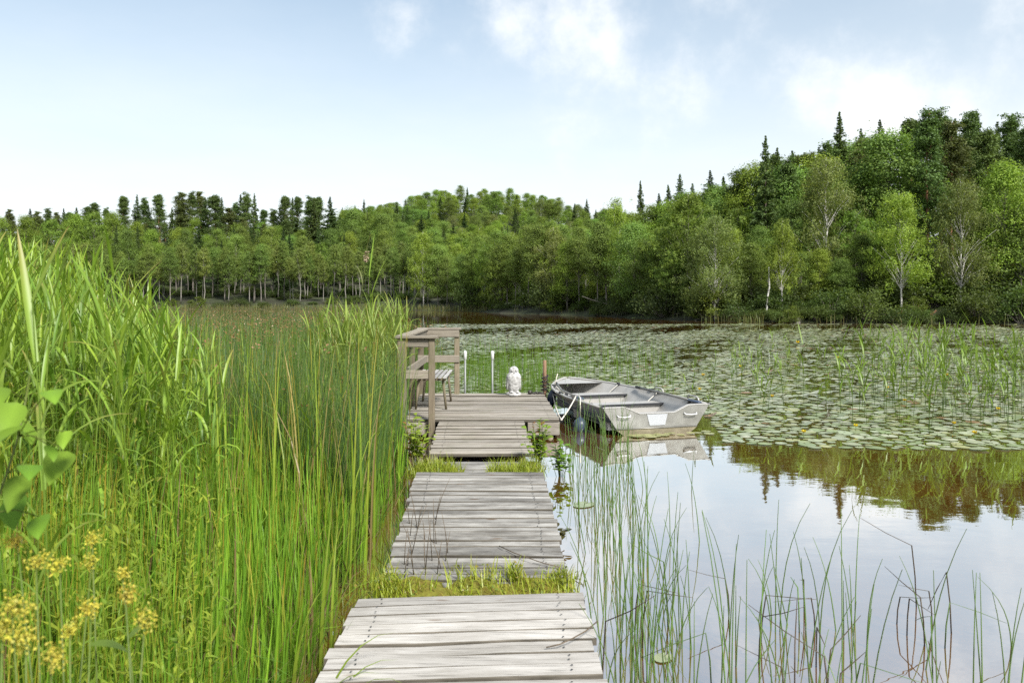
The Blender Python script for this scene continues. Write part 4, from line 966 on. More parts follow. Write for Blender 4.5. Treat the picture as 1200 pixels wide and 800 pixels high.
fender_obj('round navy fender floating at the boat side', (px(683, 10.75), 11.15, .07), .105, .12)
fender_obj('long navy fender hanging at the bow beside the platform', bl(2.72, .60, .20), .075, .19, (0, R(14), 0))

# ------------------------------------------------------------------ reeds and rushes on the left
def wsel(n, c, p): 
    i = rng.choice(len(c), n, p=p); return np.asarray(c)[i]
def left_beds():
    # round dark bulrush stems, brown flower tufts near the top
    def dens(n, y0, y1, xl, pw):
        Y = y0 + (y1 - y0) * U(0, 1, n) ** pw; X = U(0, 1, n)
        return Y, X
    mb = MB()
    n = 15000
    Y = 6.0 + 30 * U(0, 1, n) ** 1.5
    right = np.interp(Y, [5, 8.5, 10, 10.4, 13, 16, 20, 36], [-1.15, -1.12, -1.38, -1.62, -1.75, -1.3, -2.6, -7]); left = -Y * .52 - 1.5
    X = right + (left - right) * U(0, 1, n) ** 1.1
    k = U(0, 1, n)
    H = U(1.05, 1.55, n) - .25 * np.clip((X - right + .8) / .8, 0, 1) * U(0, 1, n)
    c = mixc((.038, .085, .014), (.125, .190, .024), k ** 1.5) * rng.uniform(.65, 1.3, (n, 1)); dd_ = rng.uniform(size=n) < .035; c[dd_] = (.24, .19, .07)
    az = rot_pts(n)
    pos = stems(mb, np.stack([X, Y, np.full(n, -.05)], -1), az, U(R(84), R(89), n), U(R(68), R(88), n), H + .05, U(.0035, .0055, n), 3, c, c * .95, 3)
    tip = pos[:, -1]
    fl = rng.uniform(size=n) < np.clip((Y - 9) / 10, 0.02, .55); P = np.repeat(tip[fl], 4, 0) + rng.normal(size=(fl.sum() * 4, 3)) * np.array([.018, .018, .022]) - np.array([0, 0, .05])
    cards(mb, P, U(.02, .042, len(P)), mixc((.22, .10, .045), (.30, .17, .075), rng.uniform(size=len(P))), .7, .2)
    tag(obj('bulrushes', mb.mesh('bulrush_bed', M['rush'], False, True)), 'dark bulrush bed with brown tufts behind the bright sword leaves', 'rushes', kind='stuff')
    # sword-shaped leaves nearer to the camera, yellow at the tips
    mb = MB(); n = 15500
    Y = 1.7 + 8.3 * U(0, 1, n) ** 1.25
    right = np.interp(Y, [1.5, 4, 5, 7, 8.5, 10], [-.92, -.98, -1.03, -1.06, -1.08, -1.52]); left = -Y * .60 - 1.2
    X = right + (left - right) * U(0, 1, n) ** .95
    e = np.clip((right - X) / .9, 0, 1)
    H = (U(.75, 1.28, n)) * (.55 + .45 * e) * np.interp(Y, [1.6, 3.5, 10], [.80, 1.0, 1.06])
    c = mixc((.078, .180, .018), (.175, .320, .026), U(0, 1, n)) * rng.uniform(.7, 1.25, (n, 1))
    tipc = np.where(rng.uniform(size=(n, 1)) < .22, np.array([[.36, .25, .035]]), c * 1.12)
    dead = rng.uniform(size=n) < .04; c[dead] = mixc((.22, .17, .07), (.15, .10, .045), U(0, 1, dead.sum())); tipc[dead] = c[dead]
    z0 = np.maximum(ground_z(X, Y), -.08)
    bend = np.where(U(0, 1, n) < .10, U(R(-50), R(30), n), U(R(66), R(86), n))
    ribbons(mb, np.stack([X, Y, z0], -1), rot_pts(n), U(R(80), R(89), n), bend, H, U(.008, .018, n), 5, c, tipc, 2.2, 'blade', 0., .14)
    tag(obj('sword_leaves', mb.mesh('sword_leaf_bed', M['reed'], False, True)), 'bright green sword leaves with yellow tips beside the dock', 'reeds', kind='stuff')
    mb = MB(); n = 460; xx = U(205, 470, n); Y = np.where(xx > 440, U(9, 14, n), U(4.8, 13, n)); X = (xx - HX) * Y / FPX; yt = np.interp(xx, [200, 300, 400, 470], [356, 384, 376, 376]) + U(-22, 46, n)
    H = np.clip(EYE - (yt - HY) * Y / FPX, .7, 2.0); c = mixc((.10, .18, .02), (.22, .30, .03), U(0, 1, n)); dy = U(0, 1, n) < .09; c[dy] = mixc((.30, .27, .08), (.22, .17, .07), U(0, 1, dy.sum()))
    ribbons(mb, np.stack([X, Y, np.full(n, -.05)], -1), rot_pts(n), U(R(83), R(89), n), np.where(U(0, 1, n) < .2, U(R(-40), R(40), n), U(R(60), R(86), n)), H, U(.010, .019, n), 6, c, np.where(U(0, 1, n)[:, None] < .3, np.array([[.36, .24, .05]]), c * 1.1), 2.4, 'blade', 0., .14)
    tag(obj('tall_blades', mb.mesh('tall_blades', M['reed'], False, True)), 'taller light green blades rising over the bulrush bed', 'reeds', kind='stuff')
    # brown thatch and short growth at the foot
    mb = MB(); n = 7000
    Y = 1.6 + 9 * U(0, 1, n) ** 1.3; right = np.interp(Y, [1.5, 4, 5, 7, 8.5, 11], [-.90, -.95, -.98, -1.05, -1.1, -1.6]); left = -Y * .6 - 1.2
    X = right + (left - right) * U(0, 1, n); z0 = np.maximum(ground_z(X, Y), -.03)
    c = mixc((.20, .15, .065), (.085, .06, .03), U(0, 1, n)); g = rng.uniform(size=n) < .35; c[g] = mixc((.08, .14, .02), (.16, .20, .03), U(0, 1, g.sum()))
    ribbons(mb, np.stack([X, Y, z0], -1), rot_pts(n), U(R(20), R(85), n), U(R(-30), R(60), n), U(.25, .7, n), U(.004, .010, n), 3, c, c)
    tag(obj('dead_thatch', mb.mesh('dead_thatch', M['straw'], False, True)), 'brown dead stalks tangled at the foot of the reeds', 'thatch', kind='stuff')
left_beds()

def reed_geometry(st, lf, base, H, nl, c, leafL=(.25, .48), leafW=(.016, .028), lean=6):
    """common reeds: n stems with alternating arching leaves"""
    n = len(base); H = A(H, n)
    pos = stems(st, base, rot_pts(n), U(R(90 - lean), R(89), n), U(R(80 - lean), R(87), n), H, U(.0032, .0048, n), 4, c * .9, c, 4)
    for j in range(nl):
        t = .30 + .68 * j / (nl - 1) + U(-.03, .03, n); t = np.clip(t, .1, .99)
        f = t * 4; i = np.minimum(f.astype(int), 3); f = (f - i)[:, None]; ar = np.arange(n)
        p = pos[ar, i] * (1 - f) + pos[ar, i + 1] * f
        az = rot_pts(n)
        up = j >= nl - 2
        cc = c * rng.uniform(.8, 1.25, (n, 1))
        ribbons(lf, p, az, U(R(60), R(82), n), U(R(-60), R(25), n) if not up else U(R(20), R(75), n), U(*leafL, n) * (1.0 if not up else .85), U(*leafW, n), 5, cc, np.where(U(0, 1, n)[:, None] < .2, np.array([[.30, .22, .07]]), cc * 1.08), 1.3, 'leaf', U(-.5, .5, n), .14)
def reed_stuff():
    st = MB()
    # dense stand on the bank to the left
    n = 1700
    Y = 4.2 + 10 * U(0, 1, n) ** 1.1; X = -Y * U(.36, .80, n) - .1
    base = np.stack([X, Y, np.maximum(ground_z(X, Y), -.05)], -1)
    yt = np.interp(X / Y, [-.80, -.643, -.55, -.48, -.44, -.40, -.36], [262, 268, 284, 322, 352, 378, 398]) + U(-6, 75, n); H = np.clip(EYE - (yt - HY) * Y / FPX - base[:, 2] - .20, .4, 2.9)
    c = mixc((.12, .215, .026), (.25, .345, .036), U(0, 1, n))
    reed_geometry(st, st, base, H, 8, c, (.22, .42), (.012, .021))
    # clump before the railing
    n = 300; xx = U(372, 478, n); Y = np.where(xx > 452, U(10.7, 13.5, n), U(8.5, 13, n)); xx = np.where(xx > 452, np.minimum(xx, 470), xx); X = (xx - HX) * Y / FPX; base = np.stack([X, Y, np.full(n, -.05)], -1)
    H = U(1.15, 1.62, n) + .22 * np.clip((xx - 375) / 90, 0, 1); c = mixc((.14, .21, .03), (.26, .32, .06), U(0, 1, n)); reed_geometry(st, st, base, H, 7, c, (.25, .45), (.012, .022))
    tag(obj('common_reeds', st.mesh('common_reeds', M['reed'], False, True)), 'dense leafy common reeds on the bank and by the railing', 'reeds', kind='stuff')
    # yellow-green flowering herbs in the bank
    mb = MB(); n = 620; Y = U(2.4, 8, n); X = -Y * U(.38, .70, n); z = np.maximum(ground_z(X, Y), -.05); H = U(.75, 1.25, n)
    c = mixc((.15, .23, .022), (.27, .32, .03), U(0, 1, n)); pos = stems(mb, np.stack([X, Y, z], -1), rot_pts(n), R(88), U(R(75), R(88), n), H, .003, 3, c, c)
    m_ = 22; tt = rng.uniform(.3, 1, n * m_); k = (tt * 3).astype(int).clip(0, 2); fr_ = (tt * 3 - k)[:, None]; ii = np.repeat(np.arange(n), m_)
    P = pos[ii, k] * (1 - fr_) + pos[ii, k + 1] * fr_; cl = np.repeat(c, m_, 0) * rng.uniform(.75, 1.2, (n * m_, 1))
    ribbons(mb, P, rot_pts(n * m_), U(R(25), R(60), n * m_), U(R(-20), R(40), n * m_), U(.035, .085, n * m_) * (1.2 - .6 * tt), U(.010, .018, n * m_) * (1.2 - .5 * tt), 2, cl, cl, 1.2, 'leaf', U(-.4, .4, n * m_))
    tag(obj('bank_herbs', mb.mesh('bank_herbs', M['reed'], False, True)), 'yellow-green leafy herbs mixed into the left bank', 'herbs', kind='stuff')
reed_stuff()

def tall_reed(x, y_top, d, label, group=None, plume=None, nl=7, lw=(.013, .021), ll=(.28, .48), c=None, azs=None, ups=2, ls=.25):
    X = px(x, d); z0 = max(float(ground_z(X, d)), -.05); H = zpx(y_top, d) - z0
    r = thing('tall_reed', label, 'reed', (X, d, z0), 0, group)
    c = np.array([c if c is not None else (.17, .26, .03)])
    mb = MB(); pos = stems(mb, np.zeros((1, 3)), rot_pts(1), U(R(86), R(89), 1), U(R(82), R(88), 1), H * (.86 if not plume else 1), A(.0045, 1), 5, c * .95, c, 6, taper=.4)[0]
    obj('stem', mb.mesh('reed_stem', M['reed'], True, True), None, r)
    for j in range(nl):
        t = ls + (1 - ls) * j / (nl - 1); p = along([tuple(q) for q in pos], min(t, .995))
        up = j >= nl - ups; az = rng.uniform(0, 2 * PI) if azs is None else azs[j % len(azs)]
        mb = MB(); cc = c * rng.uniform(.85, 1.25)
        ribbons(mb, p[None], az, rng.uniform(R(62), R(80)), (rng.uniform(R(30), R(74)) if up else rng.uniform(R(-65), R(10))), rng.uniform(*ll), rng.uniform(*lw), 8, cc, (cc * 1.1 if rng.uniform() < .7 else np.array([(.30, .22, .07)])), 1.4, 'leaf', rng.uniform(-.4, .4), .16)
        obj('leaf', mb.mesh('reed_leaf', M['reed'], True, True), None, r)
    if plume:
        mb = MB(); m_ = 90; tip = pos[-1]; q = rng.normal(size=(m_, 3)) * np.array([.016, .016, .0]); q[:, 2] = rng.uniform(-.10, .02, m_); q[:, :2] *= (1.2 - np.abs(q[:, 2:3] + .04) * 8)
        cards(mb, tip[None] + q, U(.02, .04, m_), mixc((.48, .38, .27), (.36, .26, .18), U(0, 1, m_)), .6, .2)
        obj('plume', mb.mesh('reed_plume', M['straw'], False, True), None, r)
    return r
tall_reed(66, 232, 2.5, 'tallest broad-leaved reed standing against the sky on the bank', nl=8, azs=(2.6, .4, 3.3, 5.9, 2.2, .7, 2.4, 1.2), lw=(.020, .027))
tall_reed(30, 240, 2.7, 'tall reed with leaves fanning out at the very edge of the bank', nl=8, azs=(.2, 3, 1.1, 4, .6, 2.5, .9))
tall_reed(150, 248, 4.2, 'tall reed with one upright leaf above the bank herbs', nl=7)
tall_reed(409, 296, 9.2, 'thin reed carrying a pale pink plume', plume=True, nl=5, lw=(.012, .018), ls=.4, c=(.16, .18, .06), ups=0)
tall_reed(446, 288, 9.6, 'tall leaning reed rising above the railing clump', nl=7, lw=(.016, .024), ll=(.4, .6))
for x, t, d in ((95, 300, 3.4), (180, 330, 4.6), (205, 335, 5.2), (12, 300, 3.0), (118, 330, 3.6), (232, 345, 6.0), (60, 330, 3.1), (160, 350, 4.0)):
    tall_reed(x, t, d, 'broad-leaved reed standing out of the bank herbs', 'reeds standing out of the bank herbs', nl=8)
for x, t, d in ((392, 345, 9), (402, 330, 9.5), (426, 350, 8.6), (450, 340, 9.8), (462, 350, 10.9), (470, 338, 11.2), (440, 352, 9), (385, 356, 9.8)):
    tall_reed(x, t, d, 'leafy reed in the clump before the railing', 'reeds in the clump before the railing', nl=8, lw=(.014, .024), c=(.16, .22, .04))

# foreground: leafy branch, yellow flowers, arching leaves beside the dock
def leafy_branch():
    d = 1.35; P = [(-30, 640), (-8, 600), (8, 555), (22, 510), (30, 470), (35, 440)]
    r = thing('leafy_branch', 'branch with rounded light green leaves reaching in from the bank', 'branch', (px(-30, d), d, 0.9))
    W = [np.array([px(x, d + .03 * i), d + .03 * i, zpx(y, d + .03 * i)]) - np.array(r.location) for i, (x, y) in enumerate(P)]
    mb = MB(); pathtube(mb, [W[0] - np.array([.02, 0, .9])] + W, .0018, 6, col=(.14, .18, .03)); obj('stem', mb.mesh('branch_stem', M['reed'], True, True), None, r)
    for (x, y, az, e, s, k) in ((12, 490, .3, -10, .065, 0), (28, 505, .6, 15, .05, 0), (70, 548, .1, 5, .07, 0), (20, 575, 2.6, -30, .06, 1), (5, 520, 3.0, 0, .07, 0), (60, 470, .4, 20, .045, 1), (15, 600, .9, -40, .06, 1), (35, 560, 1.2, -20, .05, 1), (-5, 470, 2.8, 10, .06, 0), (75, 515, .2, 40, .035, 0), (60, 530, .5, 50, .03, 0), (45, 620, .4, -20, .05, 1)):
        dd = d + rng.uniform(-.05, .15); q = np.array([px(x, dd), dd, zpx(y, dd)]) - np.array(r.location)
        mb = MB(); c = np.array([(.20, .32, .03)]) if not k else np.array([(.17, .25, .09)]); c = c * rng.uniform(.85, 1.15)
        az = -PI / 2 + rng.uniform(-1.2, 1.2); e = -30 + rng.uniform(-22, 18); s *= .95; c = np.array([(.17, .29, .03)]) * rng.uniform(.75, 1.2)
        b = q - np.array([math.cos(az) * s * .4, math.sin(az) * s * .4, -s * .4]); near = min(W, key=lambda w: np.linalg.norm(w - b))
        ribbons(mb, b[None], az, R(e + 20), R(e - 30), s * 1.3, s * .80, 10, c * .92, c, 1.2, 'point', rng.uniform(-.45, .45), .10); lf = obj('leaf', mb.mesh('branch_leaf', M['leaf_tree'], True, True), None, r)
        mb = MB(); pathtube(mb, [near, (near + b) / 2 + np.array([0, 0, .008]), b], .0011, 5, col=(.16, .20, .04)); obj('petiole', mb.mesh('petiole', M['leaf_tree'], True, True), None, lf)
leafy_branch()
def flowers():
    for i, (x, y, d, s) in enumerate(((42, 658, 1.35, .9), (107, 712, 1.4, 1), (147, 697, 1.45, .9), (170, 722, 1.4, 1.2), (14, 712, 1.2, 1.3), (30, 748, 1.2, 1.2), (70, 660, 1.45, .8), (108, 632, 1.6, .9), (20, 633, 1.45, .9), (143, 670, 1.6, .7), (60, 768, 1.25, 1.1), (108, 655, 1.6, .8), (3, 735, 1.2, 1.0), (82, 735, 1.3, .7))):
        X = px(x, d); z = zpx(y, d); z0 = float(ground_z(X, d)); z0 = max(z0, .0)
        r = thing('yellow_flower', 'yellow clustered flower head on a thin stalk among grass before the reeds', 'flower', (X, d, z0), 0, 'yellow flowers among the bank grass')
        h = z - z0; mb = MB(); bx_, by_ = rng.normal() * .06, rng.normal() * .06
        pathtube(mb, [(bx_, by_, 0), (bx_ * .6, by_ * .6, h * .5), (0, 0, h)], [.003, .0025, .0015], 5, col=(.14, .20, .03)); obj('stalk', mb.mesh('stalk', M['reed'], True, True), None, r)
        mb = MB(); s = s * .8; m_ = int(260 * s); q = rng.normal(size=(m_, 3)) * np.array([.009, .009, .010]) * s
        for k in range(3): q[k::4] += rng.normal(size=3) * np.array([.010, .010, .008]) * s
        cards(mb, np.array([[0, 0, h]]) + q, U(.0035, .0075, m_), mixc((.55, .47, .06), (.40, .37, .08), U(0, 1, m_) ** 2), .9, .3); obj('flower_head', mb.mesh('flower_head', M['petal'], False, True), None, r)
        for j in range(4):
            t = rng.uniform(.5, .92); mb = MB(); c = np.array([(.13, .20, .03)]); az = rng.uniform(0, 2 * PI)
            ribbons(mb, np.array([[bx_ * (1 - t), by_ * (1 - t), h * t]]), az, R(50), R(-10), rng.uniform(.05, .09), .022, 5, c, c, 1.2, 'oval', rng.uniform(-.4, .4)); obj('leaf', mb.mesh('flower_leaf', M['reed'], True, True), None, r)
    mb = MB(); n = 1500; Y = U(1.15, 2.1, n); X = -Y * U(.42, .75, n); z = np.maximum(ground_z(X, Y), 0)
    c = mixc((.07, .13, .02), (.15, .21, .03), U(0, 1, n)); ribbons(mb, np.stack([X, Y, z], -1), rot_pts(n), U(R(70), R(88), n), U(R(20), R(80), n), U(.45, .85, n), U(.004, .009, n), 5, c, c)
    tag(obj('bank_grass', mb.mesh('bank_grass', M['reed'], False, True)), 'soft green grass round the yellow flowers', 'grass', kind='stuff')
flowers()
def iris():
    for (x, y0, d, n, L_, lab, az, e1) in ((445, 690, 4.75, 3, .42, 'short stiff yellow-green blades beside the dock grass', None, (70, 85)), (372, 795, 3.1, 4, .62, 'pale blades bending over the pale dock boards', -.2, (-40, 20)), (360, 760, 3.5, 5, .8, 'long arching leaf tuft at the dock corner', .2, (-30, 50)), (392, 770, 3.9, 4, .7, 'yellow-green leaf tuft standing close to the dock side', 1., (20, 80))):
        X = px(x, d); r = thing('leaf_tuft', lab, 'plant', (X - .05, d, -.03))
        for k in range(n):
            c = np.array([(.20, .27, .03)]) * rng.uniform(.8, 1.15); mb = MB()
            ribbons(mb, np.array([[rng.normal() * .03, rng.normal() * .03, 0]]), (az if az is not None else 0) + rng.normal() * (.5 if az is not None else 2), R(rng.uniform(82, 89)), R(rng.uniform(*e1)), L_ * rng.uniform(.8, 1.2), rng.uniform(.014, .022), 9, c, c * 1.05, 2.2); obj('leaf', mb.mesh('tuft_leaf', M['reed'], True, True), None, r)
iris()
def dock_plants():
    for (x, y, z, n, H, sp, lab, cc) in ((.27, 8.15, .12, 20, .50, .17, 'leafy green plant leaning over the water at the dock joint', (.20, .30, .03)), (-1.02, 8.3, .10, 24, .55, .16, 'leafy plant with orange-tinged leaves by the left dock edge', (.22, .29, .03)),
                                         (.50, 8.3, .0, 14, .42, .14, 'fresh leafy plant standing in the water before the fender', (.15, .27, .03)), (.30, 6.0, .0, 7, .14, .16, 'brownish leafy creeper hanging at the dock side', (.10, .09, .02))):
        r = thing('leafy_plant', lab, 'plant', (x, y, z))
        for k in range(n):
            az = rng.uniform(0, 2 * PI); rr = rng.uniform(.02, sp); h = H * rng.uniform(.45, 1); c = np.array([cc]) * rng.uniform(.8, 1.25)
            if rng.uniform() < .06: c = np.array([(.26, .13, .03)])
            e = np.array([math.cos(az) * rr * 1.3, math.sin(az) * rr * 1.3, h]); b = np.array([math.cos(az) * rr * .3, math.sin(az) * rr * .3, 0])
            mb = MB(); pathtube(mb, [b, (b + e) / 2 + np.array([0, 0, .02]), e], .0025, 4, col=tuple(c[0])); s = obj('stem', mb.mesh('plant_stem', M['reed'], True, True), None, r)
            for j in range(7):
                t = .3 + .7 * j / 6; q = b + (e - b) * t; a2 = rng.uniform(0, 2 * PI); mb = MB(); L_ = rng.uniform(.05, .095)
                ribbons(mb, q[None], a2, R(rng.uniform(10, 50)), R(rng.uniform(-40, 10)), L_, L_ * .55, 4, c * rng.uniform(.85, 1.2), c, 1.2, 'oval', rng.uniform(-.5, .5)); obj('leaf', mb.mesh('plant_leaf', M['reed'], True, True), None, s)
dock_plants()

# ------------------------------------------------------------------ rushes standing in open water on the right
RUSH = (.098, .172, .034)
def rush_meshes(n, bent=False):
    out = []
    for i in range(n):
        mb = MB(); c = np.array(RUSH) * rng.uniform(.8, 1.3); c1 = c * np.array([1.1, 1.05, .9])
        az = rng.uniform(0, 2 * PI)
        if not bent:
            c1 = c * 1.0; stems(mb, np.array([[0, 0, -.12]]), az, R(rng.uniform(84, 89.5)), R(rng.uniform(62, 88)), 1.12, A(.0038, 1), 7, c[None], c1[None], 5, 2.0, .35)
        else:
            k = rng.uniform(.4, .75); dx, dy = math.cos(az), math.sin(az); dr = rng.uniform(.08, .32); up = rng.uniform(-.5, .05) if rng.uniform() < .6 else rng.uniform(.15, .4)
            b = (.07, .05, .025) if rng.uniform() < .55 else tuple(c)
            pathtube(mb, [(0, 0, -.12), (dx * .01, dy * .01, k * .5), (dx * .03, dy * .03, k), (dx * (.03 + dr * .5), dy * (.03 + dr * .5), k + up * .45), (dx * (.03 + dr), dy * (.03 + dr), k + up)], [.0038, .0038, .0036, .003, .0015], 5, col=b)
        out.append(mb.mesh('rush_stem', M['rush'], True, True))
    return out
RS, RB = rush_meshes(12), rush_meshes(12, True)
def rush(x, d, top, label, group, bent=False):
    X = px(x, d); H = max(.15, zpx(top, d)); o = tag(obj('rush_stem', (RB if bent else RS)[int(rng.integers(12))], None, None, (X, d, 0), (0, 0, rng.uniform(0, 2 * PI)), (1, 1, H)), label, 'rush', group); return o
ga, gb, gc = 'upright rushes in the water close to the dock', 'upright rushes out in the open water', 'broken rushes in the open water'
la, lb, lc = 'thin green rush stem standing in the water close to the dock', 'thin green rush stem standing out in the open water', 'broken rush stem folded over in the open water'
for i in range(88):
    d = rng.uniform(3.4, 9.0); x = np.interp(d, [3.4, 5, 7, 9], [708, 690, 664, 656]) + abs(rng.normal()) * 400 / d * .75 + 6
    rush(x, d, HY + FPX * (EYE - rng.uniform(.35, .85)) / d, la, ga)
for i in range(34):
    d = rng.uniform(8.2, 10.3); rush(rng.uniform(662, 745), d, HY + FPX * (EYE - rng.uniform(.30, .75)) / d, la, ga)
for (xc, w, n) in ((780, 45, 20), (900, 40, 18), (965, 30, 14), (1010, 22, 9), (860, 20, 5), (1090, 18, 5), (1150, 15, 3), (1178, 14, 5), (735, 30, 20)):
    for i in range(n):
        d = rng.uniform(3.2, 4.6); rush(xc + rng.normal() * w * .6, d, HY + FPX * (EYE - rng.uniform(.30, .82)) / d, lb, gb)
for i in range(26):
    d = rng.uniform(3.3, 4.8); rush(rng.choice([790, 895, 950, 1000, 1085, 740]) + rng.normal() * 28, d, HY + FPX * (EYE - rng.uniform(.35, .7)) / d, lc, gc, True)
rush(858, 3.0, 600, 'long dark rush slanting across the open water', None)

# reed shoots among the lily pads
def shoots():
    protos = []
    for i in range(7):
        st = MB(); c = np.array([(.10, .17, .022)]) * rng.uniform(.85, 1.2)
        pos = stems(st, np.array([[0, 0, -.15]]), rot_pts(1), R(87), U(R(72), R(87), 1), A(1.0, 1), A(.0042, 1), 5, c * .8, c, 4, taper=.5)[0]
        ls = []
        for j in range(6):
            t = .45 + .55 * j / 5; p = along([tuple(q) for q in pos], min(.99, t)); mb = MB(); cc = np.array([(.145, .225, .026)]) * rng.uniform(.8, 1.25)
            ribbons(mb, p[None], rng.uniform(0, 2 * PI), R(rng.uniform(55, 80)), R(rng.uniform(-40, 60)), rng.uniform(.22, .40), rng.uniform(.014, .024), 6, cc, cc * 1.05, 1.3, 'leaf', rng.uniform(-.4, .4)); ls.append(mb.mesh('shoot_leaf', M['reed'], True, True))
        protos.append((st.mesh('shoot_stem', M['reed'], True, True), ls))
    spots = []
    for i in range(170):
        d = rng.uniform(10.7, 18); x = rng.beta(2.2, 1.15) * 330 + 905
        spots.append((x, d, rng.uniform(.55, 1.25)))
    for i in range(40): spots.append((rng.uniform(800, 960), rng.uniform(12, 24), rng.uniform(.5, .9)))
    for (x, d, H) in spots:
        st, ls = protos[int(rng.integers(7))]
        r = thing('reed_shoot', 'leafy reed shoot standing among the lily pads', 'reed', (px(x, d), d, 0), rng.uniform(0, 2 * PI), 'reed shoots among the lily pads')
        s = H / .85; obj('stem', st, None, r, scale=(1, 1, s))
        for l in ls: obj('leaf', l, None, r, scale=(s ** .5, s ** .5, s))
shoots()
def rush_patch():
    mb = MB(); n = 900; d = U(13.9, 21, n); x = 598 + rng.normal(size=n) * 42; x = np.where(x < 545, U(540, 640, n), x)
    X = (x - HX) * d / FPX; c = mixc((.075, .15, .02), (.14, .22, .025), U(0, 1, n)); H = U(.5, 1.15, n) * np.interp(x, [540, 570, 640, 700], [1.05, 1.1, .95, .7])
    ribbons(mb, np.stack([X, d, np.full(n, -.05)], -1), rot_pts(n), R(88), U(R(68), R(87), n), H, U(.006, .011, n), 4, c, c * 1.1, 2)
    n = 420; x = U(640, 790, n); d = U(15, 26, n); X = (x - HX) * d / FPX; c = mixc((.075, .14, .02), (.14, .21, .025), U(0, 1, n))
    ribbons(mb, np.stack([X, d, np.full(n, -.05)], -1), rot_pts(n), R(88), U(R(65), R(87), n), U(.4, 1.0, n), U(.007, .012, n), 4, c, c * 1.1, 2)
    tag(obj('water_sedge', mb.mesh('water_sedge', M['reed'], False, True)), 'thin green sedge in the water behind platform and boat', 'sedge', kind='stuff')
rush_patch()

